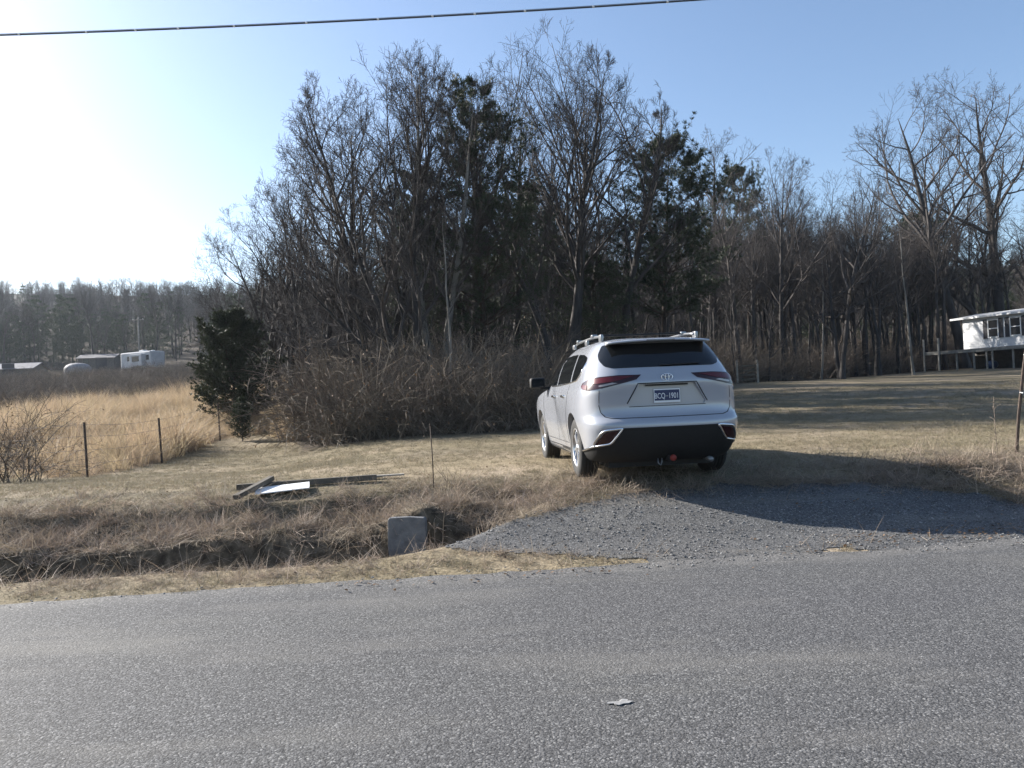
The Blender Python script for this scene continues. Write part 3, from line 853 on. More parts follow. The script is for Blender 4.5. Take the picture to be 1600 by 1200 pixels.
for yy in (-1.25, -0.25):
    cb = empty('roof_crossbar', (0, yy, 1.782)); cb.parent = car
    bmm = bmesh.new(); box_bm(bmm, 1.20, 0.07, 0.024, bevel=0.010)
    obj('bar', bm_mesh(bmm, 'bar', True), M['black_plastic'], cb)
    for sd in (-1, 1):
        bmm = bmesh.new(); box_bm(bmm, 0.075, 0.10, 0.045, (sd * 0.59, 0, -0.004), bevel=0.012)
        obj('clamp', bm_mesh(bmm, 'clamp', True), M['satin'], cb)
# front end: windscreen, lamps, grille
patch('windscreen', M['glass_dark'], car, round_poly([(-0.66, 1.20), (0.66, 1.20), (0.52, 1.585), (-0.52, 1.585)], 0.05), S_front, 0.003, 0.01, 0.08)
patch('grille', M['black_plastic'], car, round_poly([(-0.45, 0.42), (0.45, 0.42), (0.55, 0.78), (-0.55, 0.78)], 0.05), S_front, 0.006, 0.01, 0.08)
for sd in (-1, 1):
    patch('headlight', M['clear_lens'], car, [(sd * 0.52, 0.80), (sd * 0.60, 0.74), (sd * 0.82, 0.76), (sd * 0.84, 0.86), (sd * 0.7, 0.87)], S_front, 0.006, 0.01, 0.06)
# underbody, exhaust and tow hitch
box('underbody', M['black_plastic'], car, 1.30, 4.2, 0.10, (0, 0.05, 0.20))
tube_obj('exhaust_pipe', M['galv'], car, [(0.52, -1.7, 0.24), (0.52, -2.1, 0.23), (0.52, -2.30, 0.215)], 0.03, 10)
hitch = empty('tow_hitch', (0, -2.30, 0.26)); hitch.parent = car
box('receiver', M['black_plastic'], hitch, 0.07, 0.30, 0.07, (0.02, 0.05, 0), bevel=0.006)
lathe('hitch_cap', M['hitch_red'], hitch, [(0.0, -0.125), (0.028, -0.122), (0.038, -0.11), (0.038, -0.09), (0.02, -0.09)], 14, 'Y').location = (0.03, 0, 0.005)
tube_obj('chain_loop', M['galv'], hitch, [(-0.13, -0.03, 0.0), (-0.135, -0.05, -0.05), (-0.11, -0.06, -0.08), (-0.09, -0.05, -0.04), (-0.085, -0.03, 0.0)], 0.007, 6)

# wheels
def make_wheel():
    w = empty('wheel', (0, 0, 0)); w.parent = car
    Rr, hw = WHEEL_R, 0.118
    prof = [(0.235, -hw * 0.9), (0.27, -hw), (0.33, -hw * 1.02), (Rr - 0.025, -hw * 0.94), (Rr - 0.004, -hw * 0.78), (Rr, -hw * 0.5)]
    gro = []
    for h in (-0.04, 0.0, 0.04):
        gro += [(Rr, h - 0.008), (Rr - 0.009, h - 0.005), (Rr - 0.009, h + 0.005), (Rr, h + 0.008)]
    prof = prof + gro + [(r, -h) for r, h in reversed(prof)]
    lathe('tyre', M['rubber'], w, prof, 44, 'X')
    rim = lathe('rim', M['rim'], w, [(0.215, -0.10), (0.243, -0.10), (0.243, -0.085), (0.225, -0.07), (0.225, 0.085), (0.243, 0.10), (0.250, 0.108), (0.236, 0.112), (0.226, 0.10), (0.218, 0.06), (0.216, -0.10)], 44, 'X')
    for i in range(5):
        for d in (-0.17, 0.17):
            a = i * 2 * math.pi / 5 + d
            bmm = bmesh.new(); box_bm(bmm, 0.030, 0.034, 0.205, (0.078, 0, 0.128), bevel=0.008)
            bmesh.ops.rotate(bmm, cent=(0, 0, 0), matrix=Matrix.Rotation(a, 3, 'X'), verts=bmm.verts)
            obj('spoke', bm_mesh(bmm, 'spoke'), M['rim'], rim)
    lathe('hub', M['rim'], rim, [(0.0, 0.105), (0.032, 0.103), (0.04, 0.09), (0.066, 0.082), (0.07, 0.05)], 20, 'X')
    lathe('brake_disc', M['galv'], w, [(0.0, 0.02), (0.16, 0.02), (0.16, 0.0), (0.0, 0.0)], 28, 'X')
    return w
w0 = make_wheel()
first = True
for yy in (-WHEEL_Y, WHEEL_Y):
    for sd in (-1, 1):
        w = w0 if first else copy_tree(w0, car)
        first = False
        w.location = (sd * WHEEL_X, yy, WHEEL_R - 0.012)
        w.rotation_euler = (0.4 * yy, 0, 0 if sd > 0 else math.pi)

# ------------------------------------------------------------------ trees
def norm(a):
    return a / (np.linalg.norm(a, axis=-1, keepdims=True) + 1e-9)

def walk(rng, p0, d0, length, nseg, wander, trop):
    """random walks: p0 (B,3), d0 (B,3), length (B,) -> P (B,nseg+1,3)"""
    B = len(p0)
    P = np.zeros((B, nseg + 1, 3)); P[:, 0] = p0
    d = norm(d0)
    st = (length / nseg)[:, None]
    for i in range(nseg):
        d = norm(d + rng.normal(0, wander, (B, 3)) + np.array([0, 0, trop]) / nseg)
        P[:, i + 1] = P[:, i] + d * st
    return P

def sprout(rng, P, rad, L, count, t0, t1, ang, angsd, lf, taper, rf, az_bias=None):
    """children of the branches P"""
    B, n, _ = P.shape
    t = t0 + (t1 - t0) * (np.arange(count)[None] + rng.rand(B, count)) / count
    f = t * (n - 1); i = np.minimum(f.astype(int), n - 2); fr = (f - i)[..., None]
    bi = np.arange(B)[:, None]
    p = P[bi, i] * (1 - fr) + P[bi, i + 1] * fr
    r = rad[bi, i] * (1 - fr[..., 0]) + rad[bi, i + 1] * fr[..., 0]
    T = norm(P[bi, i + 1] - P[bi, i])
    az = rng.rand(B, 1) * 6.28 + np.arange(count)[None] * 2.4 + rng.normal(0, 0.4, (B, count))
    ref = np.where(np.abs(T[..., 2:3]) < 0.9, np.array([0, 0, 1.0]), np.array([1.0, 0, 0]))
    Xv = norm(np.cross(T, ref)); Yv = np.cross(T, Xv)
    a = np.clip(rng.normal(ang, angsd, (B, count)), 0.12, 1.5)[..., None]
    d = T * np.cos(a) + (Xv * np.cos(az)[..., None] + Yv * np.sin(az)[..., None]) * np.sin(a)
    if az_bias is not None: d = norm(d + np.asarray(az_bias))
    ln = L[:, None] * lf * (1 - taper * t) * rng.uniform(0.65, 1.25, (B, count))
    return p.reshape(-1, 3), d.reshape(-1, 3), ln.ravel(), (r * rf).ravel()

def bare_tree(seed, H, r0=None, stems=((0, 0, 1.0),), counts=(15, 8, 7, 3), crown0=0.32, ang=(0.75, 0.65, 0.7, 0.7), up=0.5, bias=None, lf=(0.44, 0.46, 0.44, 0.5), twig_r=0.006, dome=(0.25, 0.55)):
    """trunk mesh and crown mesh of a leafless tree standing at the origin"""
    rng = np.random.RandomState(seed)
    r0 = r0 or H * 0.0125
    tr, cr, made = [], [], []
    for (lx, ly, hs) in stems:
        h = H * hs * 0.9
        L = np.array([h])
        P = walk(rng, np.zeros((1, 3)) + [lx * 0.25, ly * 0.25, -0.2], np.array([[lx, ly, 1.0]]), L, 16, 0.045, 0.25)
        tt = np.linspace(0, 1, 17)
        rad = (r0 * math.sqrt(hs) * ((1 - tt) ** 0.8 * 0.93 + 0.05) * (1 + 0.5 * np.exp(-tt * 30)))[None]
        tr.append((P, rad, 8, False)); made.append((P, rad, L))
    mid = np.mean([m[0][0, 10] for m in made], axis=0)
    ec = np.array([mid[0], mid[1], H * dome[1]])
    def room(p, d):
        """distance from p along d to the dome that bounds the crown"""
        er = np.stack([np.full(len(p), H * dome[0]), np.full(len(p), H * dome[0]), np.where(p[:, 2] > ec[2], H * (1.02 - dome[1]), H * dome[1] * 1.3)], -1)
        q = (p - ec) / er; e = norm(d) / er
        qe = (q * e).sum(1); ee = (e * e).sum(1); disc = qe ** 2 - ee * ((q * q).sum(1) - 1)
        return np.maximum((-qe + np.sqrt(np.maximum(disc, 0))) / ee, 0.0)
    for P, rad, L in made:
        cur = (P, rad, L)
        specs = [(9, 5, 0.11, up), (6, 4, 0.13, up * 0.7), (4, 3, 0.15, up * 0.4), (2, 3, 0.16, 0.15)]
        for lv, c in enumerate(counts):
            ns, k, wd, tp = specs[lv]
            p, d, ln, r = sprout(rng, cur[0], cur[1], cur[2], c, crown0 if lv == 0 else 0.22, 0.98, ang[lv], 0.2, lf[lv], 0.48 if lv == 0 else 0.35, 0.62 if lv == 0 else 0.66,
                                 bias if lv < 2 else None)
            far = room(p, d + np.array([0, 0, tp * 0.35]))
            if lv == 0: ln = np.minimum(far * rng.uniform(0.55, 1.0, len(ln)), H * 0.55) * 0.6 + np.minimum(ln, far) * 0.4
            else: ln = np.minimum(ln, np.maximum(far * rng.uniform(0.75, 1.2, len(ln)), 0.25 * ln))
            kp = far > 0.04 * H * (0.6 if lv < 2 else 0.25)
            if kp.sum() < 3: kp[:] = True
            p, d, ln, r = p[kp], d[kp], np.maximum(ln, 0.12)[kp], r[kp]
            Pn = walk(rng, p, d, ln, ns, wd, tp)
            rr = np.maximum(r, twig_r)
            rn = np.maximum(rr[:, None] * (1 - 0.8 * np.linspace(0, 1, ns + 1)[None]), twig_r * 0.6)
            cr.append((Pn, rn, k, False))
            cur = (Pn, rn, ln)
    v, q = tubes(tr); tm = mesh_np('trunk', v, q, smooth=True)
    v, q = tubes(cr); cm = mesh_np('crown', v, q, smooth=False)
    return tm, cm

def blades(rng, pos, direc, length, width, n_each, spread):
    """thin two-triangle leaves round given points"""
    N = len(pos) * n_each
    p = np.repeat(pos, n_each, 0); d = np.repeat(direc, n_each, 0)
    d = norm(d + rng.normal(0, spread, (N, 3)))
    s = norm(np.cross(d, rng.normal(0, 1, (N, 3))))
    L = (length * rng.uniform(0.6, 1.25, N))[:, None]; W = (width * rng.uniform(0.7, 1.2, N))[:, None]
    m = p + d * L * 0.55
    V = np.stack([p, m + s * W, p + d * L, m - s * W], 1).reshape(-1, 3)
    ids = np.arange(N * 4).reshape(N, 4)
    return V, ids

def pine_tree(seed, H, crown0=0.35, reach=0.26, n_wh=15, per=5, r0=None, tuft=5, flat=True, needle=0.20):
    rng = np.random.RandomState(seed)
    r0 = r0 or H * 0.013
    P = walk(rng, np.array([[0, 0, -0.2]]), np.array([[0.02, 0, 1.0]]), np.array([H]), 16, 0.02, 0.2)
    tt = np.linspace(0, 1, 17); rad = (r0 * ((1 - tt) * 0.93 + 0.05))[None]
    c = n_wh * per
    p, d, ln, r = sprout(rng, P, rad, np.array([H]), c, crown0, 0.99, 1.2, 0.18, reach, 0.0, 0.3)
    p[:, 2] = (np.round(p[:, 2] / H * n_wh * 0.8) / (n_wh * 0.8) + rng.normal(0, 0.008, len(p))) * H
    t = np.clip(p[:, 2] / H, 0, 1)
    prof = np.interp(t, [crown0, crown0 + 0.15, 0.7, 0.9, 1.0], [0.75, 1.0, 0.85, 0.5, 0.15])
    ln = ln * prof * rng.uniform(0.5, 1.15, len(ln))
    L1 = walk(rng, p, d, ln, 6, 0.10, 0.35)
    r1 = np.maximum(r, 0.014)[:, None] * (1 - 0.8 * np.linspace(0, 1, 7)[None])
    p2, d2, l2, r2 = sprout(rng, L1, r1, ln, 9, 0.42, 1.0, 0.8, 0.25, 0.36, 0.3, 0.6)
    L2 = walk(rng, p2, d2 * np.array([1, 1, 0.45 if flat else 1.0]), l2, 3, 0.15, 0.5)
    r2 = np.maximum(r2, 0.006)[:, None] * (1 - 0.7 * np.linspace(0, 1, 4)[None])
    tips = np.concatenate([L2[:, 1], L2[:, 2], L2[:, 3]]); td = np.concatenate([L2[:, 2] - L2[:, 1]] * 3)
    V, ids = blades(rng, tips, norm(td) + [0, 0, 0.25], needle, needle * 0.055, tuft * 3, 0.8)
    v, q = tubes([(P, rad, 8, False)]); tm = mesh_np('trunk', v, q, smooth=True)
    v, q = tubes([(L1, r1, 4, False), (L2, r2, 3, False)]); lm = mesh_np('limbs', v, q)
    return tm, lm, mesh_np('foliage', V, ids)

def cedar_tree(seed, H, Rb, n=5200, leaf=0.16, each=4):
    rng = np.random.RandomState(seed)
    P = walk(rng, np.array([[0, 0, -0.15]]), np.array([[0, 0, 1.0]]), np.array([H * 0.97]), 10, 0.02, 0.2)
    rad = (H * 0.016 * np.linspace(1, 0.1, 11))[None]
    nb = 150
    t = rng.rand(nb) ** 1.15 * 0.93 + 0.05
    az = rng.rand(nb) * 6.28
    lump = 1 + 0.22 * np.sin(3 * az + 5 * t) + rng.normal(0, 0.14, nb)
    ln = Rb * np.interp(t, [0, 0.08, 0.25, 0.6, 0.85, 1], [0.8, 1.0, 1.0, 0.80, 0.45, 0.15]) * lump
    d = np.stack([np.cos(az), np.sin(az), 0.25 + 0.9 * t], -1)
    L1 = walk(rng, np.stack([0 * t, 0 * t, t * H], -1), d, ln, 5, 0.08, 0.5)
    r1 = np.full((nb, 1), H * 0.005) * np.linspace(1, 0.25, 6)[None]
    bi = rng.randint(0, nb, n); s = rng.rand(n) ** 0.6 * 4.999; i = s.astype(int); f = (s - i)[:, None]
    pos = L1[bi, i] * (1 - f) + L1[bi, i + 1] * f + rng.normal(0, 0.055 * H / 4, (n, 3))
    dd = norm(L1[bi, i + 1] - L1[bi, i]) + [0, 0, 0.5]
    V, ids = blades(rng, pos, dd, leaf, leaf * 0.11, each, 0.65)
    v, q = tubes([(P, rad, 7, False)]); tm = mesh_np('trunk', v, q, smooth=True)
    v, q = tubes([(L1, r1, 4, False)]); lm = mesh_np('limbs', v, q)
    return tm, lm, mesh_np('foliage', V, ids)

def place(px, d, lift=0.0):
    X = ray(px, hor(px), d).x
    return X, d, hz(X, d) + lift

def need_h(px, d, ytop):
    x, y, z = place(px, d)
    return (hor(px) - ytop) / FPX * d + CAM_Z - z

_tops = {}
def top_of(me):
    if me.name not in _tops:
        a = np.empty(len(me.vertices) * 3, np.float32); me.vertices.foreach_get('co', a)
        _tops[me.name] = float(np.percentile(a[2::3], 99.7))
    return _tops[me.name]

def put_bare(name, meshes, px, d, label, group=None, H=None, ytop=None, base_h=1.0, rz=0.0, bark='bark', xy_=None):
    x, y, z = place(px, d) if xy_ is None else (xy_[0], xy_[1], hz(*xy_))
    if ytop is not None: H = need_h(px, d, ytop)
    s = H / top_of(meshes[1])
    t = empty(name, (x, y, z), rz, label, 'tree', group)
    t.scale = (s, s, s)
    obj('trunk', meshes[0], None, t); obj('crown', meshes[1], None, t)
    return t

def with_mats(ms, mats):
    for m_, k in zip(ms, mats):
        m_.materials.append(M[k])
    return ms

BARE = [with_mats(bare_tree(11, 14, counts=(16, 9, 7, 4), up=0.5, ang=(0.7, 0.65, 0.65, 0.7)), ('bark', 'twig')),
        with_mats(bare_tree(12, 14, counts=(15, 9, 7, 4), up=0.6, r0=0.20, ang=(0.7, 0.6, 0.6, 0.7), crown0=0.50), ('bark', 'twig')),
        with_mats(bare_tree(13, 14, counts=(13, 8, 7, 3), up=0.5, ang=(0.8, 0.65, 0.65, 0.7), crown0=0.28, stems=((0.1, 0, 1.0), (-0.18, 0.1, 0.85))), ('bark', 'twig')),
        with_mats(bare_tree(14, 14, counts=(17, 8, 7, 3), up=0.5, r0=0.21, ang=(0.75, 0.65, 0.7, 0.7), crown0=0.52), ('bark', 'twig'))]
TALL_H = 14.0

# the large trees whose outlines stand against the sky, one by one
lean_l = with_mats(bare_tree(21, 12, stems=((-0.26, 0.0, 0.92), (-0.05, 0.1, 1.0), (-0.45, -0.1, 0.62)), counts=(14, 9, 8, 4), crown0=0.22, up=0.6, bias=(-0.10, 0, 0.05), r0=0.17, dome=(0.36, 0.45), lf=(0.5, 0.46, 0.44, 0.5)), ('bark', 'twig'))
put_bare('bare_tree', lean_l, 655, 25.0, 'wide bare tree leaning left over the brush at the woodland edge', ytop=130, base_h=12)
put_bare('bare_tree', with_mats(bare_tree(22, 13, counts=(15, 9, 8, 4), up=0.55, ang=(0.62, 0.6, 0.6, 0.7), stems=((-0.14, 0, 1.0), (0.10, 0.05, 0.92))), ('bark_pale', 'twig')), 690, 26.5,
         'tall pale-trunked bare tree just left of the tall ragged pine', ytop=80, base_h=13)
oak = with_mats(bare_tree(23, 14.5, counts=(17, 9, 8, 4), up=0.6, ang=(0.6, 0.58, 0.6, 0.65), stems=((0.03, 0, 1.0), (0.20, 0.1, 0.92), (-0.20, 0, 0.9)), crown0=0.36, dome=(0.26, 0.58)), ('bark', 'twig'))
put_bare('bare_tree', oak, 885, 29, 'tallest bare tree in the middle, rising above the parked SUV', ytop=58, base_h=14.5)
put_bare('bare_tree', with_mats(bare_tree(24, 14, counts=(16, 9, 8, 4), up=0.55, ang=(0.65, 0.6, 0.6, 0.65), bias=(0.08, 0, 0), stems=((0.12, 0, 1.0), (-0.08, 0.1, 0.9))), ('bark', 'twig')), 955, 31,
         'broad bare tree between the tallest bare tree and the round dark pine', ytop=100, base_h=14)
put_bare('bare_tree', BARE[1], 810, 35, 'slim bare tree right behind the tall ragged pine', ytop=130, base_h=TALL_H, rz=1.0)
put_bare('bare_tree', BARE[0], 742, 37, 'bare tree top poking out just above the tall ragged pine', ytop=140, base_h=TALL_H, rz=2.0)
put_bare('bare_tree', with_mats(bare_tree(25, 13, counts=(16, 9, 8, 4), up=0.5, ang=(0.7, 0.62, 0.6, 0.65), bias=(-0.08, 0, 0.0), stems=((-0.16, 0, 1.0), (0.06, 0.05, 0.95)), crown0=0.25, dome=(0.30, 0.52)), ('bark', 'twig')), 598, 27.5,
         'dense fan-shaped bare tree forming the left skyline peak', ytop=88, base_h=13)
put_bare('bare_tree', BARE[0], 545, 28, 'upright bare tree just left of the left skyline peak', ytop=150, base_h=TALL_H, rz=2.4)
put_bare('bare_tree', BARE[2], 505, 29, 'spreading bare tree low on the left shoulder of the woods', ytop=215, base_h=TALL_H, rz=0.4)
put_bare('bare_tree', BARE[0], 455, 31, 'small bare tree at the far left end of the tall woods', ytop=275, base_h=TALL_H, rz=3.1)
put_bare('bare_tree', lean_l, 458, 33.0, 'low bare tree leaning left behind the big dark cedar', ytop=315, base_h=12, rz=0.5)
put_bare('bare_tree', BARE[2], 418, 36, 'thin bare tree standing just behind the big dark cedar', ytop=345, base_h=TALL_H, rz=5.2)
put_bare('bare_tree', BARE[3], 1115, 58, 'hazy fan-shaped bare tree just right of the round dark pine', ytop=205, base_h=TALL_H, rz=0.2)
put_bare('bare_tree', BARE[0], 1225, 50, 'taller of the two bare trees at the centre right skyline', ytop=228, base_h=TALL_H, rz=4.0)
put_bare('bare_tree', BARE[2], 1315, 48, 'broad dark-limbed bare tree at the centre right skyline', ytop=262, base_h=TALL_H, rz=5.5)
put_bare('bare_tree', BARE[1], 1372, 56, 'narrow straight bare tree in the gap left of the big oaks', ytop=285, base_h=TALL_H, rz=2.6)
oak_big = dict(dome=(0.30, 0.55), counts=(12, 8, 8, 4), up=0.55, crown0=0.30, lf=(0.5, 0.5, 0.44, 0.5), twig_r=0.010)
put_bare('bare_oak', with_mats(bare_tree(31, 22, r0=0.40, ang=(0.8, 0.75, 0.75, 0.7), stems=((-0.10, 0, 1.0),), **oak_big), ('bark', 'twig')), 1508, 66,
         'big bare oak with crooked limbs behind the left end of the white house', ytop=120, base_h=22)
put_bare('bare_oak', with_mats(bare_tree(33, 22, r0=0.42, ang=(0.75, 0.75, 0.75, 0.7), stems=((0.05, 0, 1.0), (-0.25, 0, 0.7)), **oak_big), ('bark', 'twig')), 1562, 69,
         'big bare oak with upright limbs rising behind the white house roof', ytop=110, base_h=22)
pale = with_mats(bare_tree(35, 12, dome=(0.15, 0.6), r0=0.10, counts=(8, 5, 4, 2), crown0=0.5, up=0.8), ('bark_pale', 'twig'))
put_bare('bare_tree', pale, 1428, 54, 'white-barked slender tree left of the white house', ytop=310, base_h=12)
put_bare('bare_tree', pale, 1283, 50, 'slender leaning pale-barked tree in the dark woods right of the SUV', ytop=375, base_h=12, rz=2.2)
put_bare('bare_tree', pale, 707, 23.5, 'crooked pale sapling in the thicket left of the SUV', ytop=300, base_h=12, rz=1.2)
# young trees further right, out to the edge of the frame
put_bare('bare_tree', BARE[1], 1640, 72, 'bare tree at the right edge of the photo behind the house', ytop=190, base_h=TALL_H, rz=0.7)

# evergreens
PINE = [with_mats(pine_tree(41, 14, crown0=0.22, reach=0.27, n_wh=18, per=6, tuft=9), ('bark_pine', 'bark_pine', 'needle_pine')),
        with_mats(pine_tree(42, 12, crown0=0.30, reach=0.29, n_wh=16, per=7, tuft=9), ('bark_pine', 'bark_pine', 'needle_pine'))]
def put_pine(ms, px, d, ytop, base_h, label, rz=0.0, name='pine_tree', cat='pine', wide=1.0, group=None, H=None):
    x, y, z = place(px, d)
    s = (need_h(px, d, ytop) if H is None else H) / top_of(ms[2])
    t = empty(name, (x, y, z), rz, label, cat, group); t.scale = (s * wide, s * wide, s)
    obj('trunk', ms[0], None, t); lm = obj('limbs', ms[1], None, t); obj('foliage', ms[2], None, t)
    return t
put_pine(PINE[0], 762, 27.5, 128, 14, 'tall ragged dark pine in the middle of the woods', 0.4)
put_pine(PINE[1], 1042, 33, 205, 12, 'round-topped dark pine above and right of the SUV', 1.4)
put_pine(PINE[1], 1180, 62, 252, 12, 'small dark pine crown at the skyline right of the SUV', 2.9, wide=0.6)
put_pine(PINE[0], 662, 34, 268, 14, 'dark pine half hidden behind the left-leaning bare tree', 2.0)
put_pine(PINE[1], 852, 36, 285, 12, 'dark pine between the trunks right of the tall ragged pine', 4.1)
put_pine(PINE[0], 935, 30, 398, 14, 'low dark pine in the woods straight above the SUV roof', 5.0, wide=1.25)
put_pine(PINE[1], 1430, 74, 330, 12, 'greenish pine far back in the gap left of the big oaks', 0.9)
CEDAR = with_mats(cedar_tree(51, 4.5, 1.65, n=9500, leaf=0.12, each=9), ('bark', 'bark_pine', 'needle_cedar'))
CEDAR_S = with_mats(cedar_tree(52, 1.6, 0.55, n=1500, leaf=0.10), ('bark', 'bark_pine', 'needle_cedar'))
put_pine(CEDAR, 368, 29.0, 484, 4.5, 'big dense dark cedar at the right end of the golden field', 0.3, 'cedar_tree', 'cedar', 1.25)
put_pine(CEDAR_S, 377, 24.6, 620, 1.6, 'small dark cedar beside the rightmost wire fence post', 1.1, 'cedar_tree', 'cedar', 1.0)

# the wood behind: single bare trees and saplings
rng = np.random.RandomState(5)
SAP = [with_mats(bare_tree(61, 8, r0=0.055, counts=(10, 7, 5, 2), crown0=0.35, up=0.8), ('bark', 'twig')),
       with_mats(bare_tree(62, 8, r0=0.07, counts=(12, 7, 5, 2), crown0=0.2, up=0.5, ang=(0.8, 0.7, 0.7, 0.7)), ('bark', 'twig'))]
n_fill = 0
for i in range(900):
    px = rng.uniform(430, 1640) if rng.rand() < 0.6 else rng.uniform(1050, 1640); d = rng.uniform(24, 80)
    x, y, z = place(px, d)
    if wood_mask(np.array([x]), np.array([y]))[0] < 0.6 or y - np.interp(x / y, [-0.36, 0.05, 0.2, 0.42, 0.8], [24, 24, 34, 54, 72]) < 0: continue
    ytop = np.interp(px, [430, 560, 700, 900, 1050, 1150, 1300, 1450, 1640], [460, 400, 375, 360, 370, 365, 360, 370, 350]) + rng.normal(0, 45)
    H = max(4.5, need_h(px, d, ytop))
    big = H > 8.5
    ms = BARE[(1, 3, 3, 1, 0)[rng.randint(5)]] if big else SAP[rng.randint(2)]
    zone = 'behind the leaning tree at the left end' if px < 640 else 'between the pale-trunked tree and the SUV' if px < 850 else 'directly above the SUV roof' if px < 1130 else 'between the SUV and the white-barked tree' if px < 1410 else 'around the big oaks by the house'
    put_bare('woodland_tree', ms, px, d, 'bare grey woodland tree in the dark wood ' + zone, 'bare trees filling the wood ' + zone, H=min(H, 15.5), base_h=TALL_H if big else 8.0, rz=rng.uniform(0, 6.28))
    n_fill += 1
    if n_fill >= 260: break

# ------------------------------------------------------------------ scattering of uncountable growth
def scatter(name, pts, rotz, tilt, scl, idx, sources, parent=None):
    """one object of kind stuff whose points carry copies of the small source meshes"""
    pts = np.asarray(pts, np.float32); N = len(pts)
    me = bpy.data.meshes.new(name)
    me.vertices.add(N); me.vertices.foreach_set('co', pts.ravel())
    def attr(n, ty, data, key):
        a = me.attributes.new(n, ty, 'POINT'); a.data.foreach_set(key, np.asarray(data).ravel())
    rot = np.stack([tilt * np.cos(rotz * 3.1), tilt * np.sin(rotz * 3.1), rotz], -1).astype(np.float32)
    attr('rot', 'FLOAT_VECTOR', rot, 'vector'); attr('scl', 'FLOAT', scl.astype(np.float32), 'value'); attr('pick', 'INT', idx.astype(np.int32), 'value')
    o = obj(name, me)
    ng = bpy.data.node_groups.new(name + '_nodes', 'GeometryNodeTree')
    ng.interface.new_socket('Geometry', in_out='INPUT', socket_type='NodeSocketGeometry')
    ng.interface.new_socket('Geometry', in_out='OUTPUT', socket_type='NodeSocketGeometry')
    N_ = ng.nodes; L = ng.links
    gi = N_.new('NodeGroupInput'); go = N_.new('NodeGroupOutput')
    iop = N_.new('GeometryNodeInstanceOnPoints'); jn = N_.new('GeometryNodeJoinGeometry')
    for s in reversed(sources):
        oi = N_.new('GeometryNodeObjectInfo'); oi.inputs['Object'].default_value = s; oi.inputs['As Instance'].default_value = True
        L.new(oi.outputs['Geometry'], jn.inputs[0])
    L.new(gi.outputs[0], iop.inputs['Points']); L.new(jn.outputs[0], iop.inputs['Instance'])
    iop.inputs['Pick Instance'].default_value = True
    def named(n, ty, sock):
        a = N_.new('GeometryNodeInputNamedAttribute'); a.data_type = ty; a.inputs['Name'].default_value = n
        L.new(next(q for q in a.outputs if q.enabled and q.name == 'Attribute'), iop.inputs[sock])
    named('rot', 'FLOAT_VECTOR', 'Rotation'); named('scl', 'FLOAT', 'Scale'); named('pick', 'INT', 'Instance Index')
    L.new(iop.outputs['Instances'], go.inputs[0])
    md = o.modifiers.new('scatter', 'NODES'); md.node_group = ng
    return o

def tuft(seed, n, h, spread, lean, width, matname, bend=0.5, seg=2, droop=0.0):
    """a clump of grass blades"""
    rng = np.random.RandomState(seed)
    p = np.stack([rng.normal(0, spread, n), rng.normal(0, spread, n), np.full(n, -0.01)], -1)
    az = rng.rand(n) * 6.28; ln = np.abs(rng.normal(lean, lean * 0.6, n))
    d = np.stack([np.cos(az) * ln, np.sin(az) * ln, np.ones(n)], -1); d = norm(d)
    H = h * rng.uniform(0.45, 1.15, n)
    side = norm(np.cross(d, np.array([0, 0, 1.0])) + rng.normal(0, 0.35, (n, 3)))
    out = norm(d * [1, 1, 0] + 1e-6)
    rows = []
    for k in range(seg + 1):
        t = k / seg
        c = p + d * (H * t)[:, None] + out * (bend * H * t * t * ln / (lean + 1e-6) * 0.5)[:, None] - np.array([0, 0, 1.0]) * (droop * H * t ** 2)[:, None]
        w = width * (1 - t * 0.9) / 2
        rows.append((c - side * w, c + side * w))
    V = np.stack([r for pr in rows for r in pr], 1)
    m = V.shape[1]
    ids = np.arange(n)[:, None] * m
    Q = np.concatenate([ids + np.array([[2 * k, 2 * k + 1, 2 * k + 3, 2 * k + 2]]) for k in range(seg)], 0)
    me = mesh_np('tuft', V.reshape(-1, 3), Q)
    me.materials.append(M[matname])
    return obj('tuft_source', me, link=False)

rng = np.random.RandomState(9)
def rand_xy(n, y0, y1, spread=0.72, xr=None):
    """points spread evenly over the wedge that the camera sees"""
    y = np.sqrt(rng.uniform(y0 ** 2, y1 ** 2, n))
    x = rng.uniform(-spread, spread, n) * y
    return x, y

CTH, STH = math.cos(CAR_H), math.sin(CAR_H)
def under_wheels(x, y):
    lx = (x - CAR_X) * CTH + (y - CAR_Y) * STH; ly = -(x - CAR_X) * STH + (y - CAR_Y) * CTH
    return (np.abs(np.abs(lx) - WHEEL_X) < 0.14) & (np.abs(np.abs(ly) - WHEEL_Y) < 0.14)

# mown yard
S_short = [tuft(i, 26, 0.055 + 0.008 * i, 0.055, 0.75, 0.006, 'grass_short', 0.7) for i in range(4)]
xs_, ys_, keepers = [], [], None
x, y = rand_xy(90000, 6.5, 34)
u, v = uv(x, y)
dens = np.interp(y, [6, 12, 18, 26, 34], [1.0, 1.0, 0.6, 0.3, 0.15])
clump = 0.75 + 0.6 * fbm(x * 0.9, y * 0.9, 3)
ok = (rng.rand(len(x)) < dens * clump) & (gravel(u, v) < 0.03) & (v > edge_v(u) - 0.02) & (wood_mask(x, y) < 0.5) & (field_mask(x, y) < 0.5)
in_ditch = (v > 7.45) & (v < 9.9) & (u < 1.0)
ok &= ~in_ditch & ~under_wheels(x, y) & ~((x > -3.7) & (x < -1.7) & (y > 9.3) & (y < 10.0 + 0.25 * (x + 3.6)))
x, y = x[ok], y[ok]
sc = 0.82 * (0.75 + 0.5 * rng.rand(len(x))) * (1 + 0.02 * np.maximum(y - 12, 0)) * (1 + 0.5 * np.clip(fbm(x * 0.5, y * 0.5, 2), -0.5, 1))
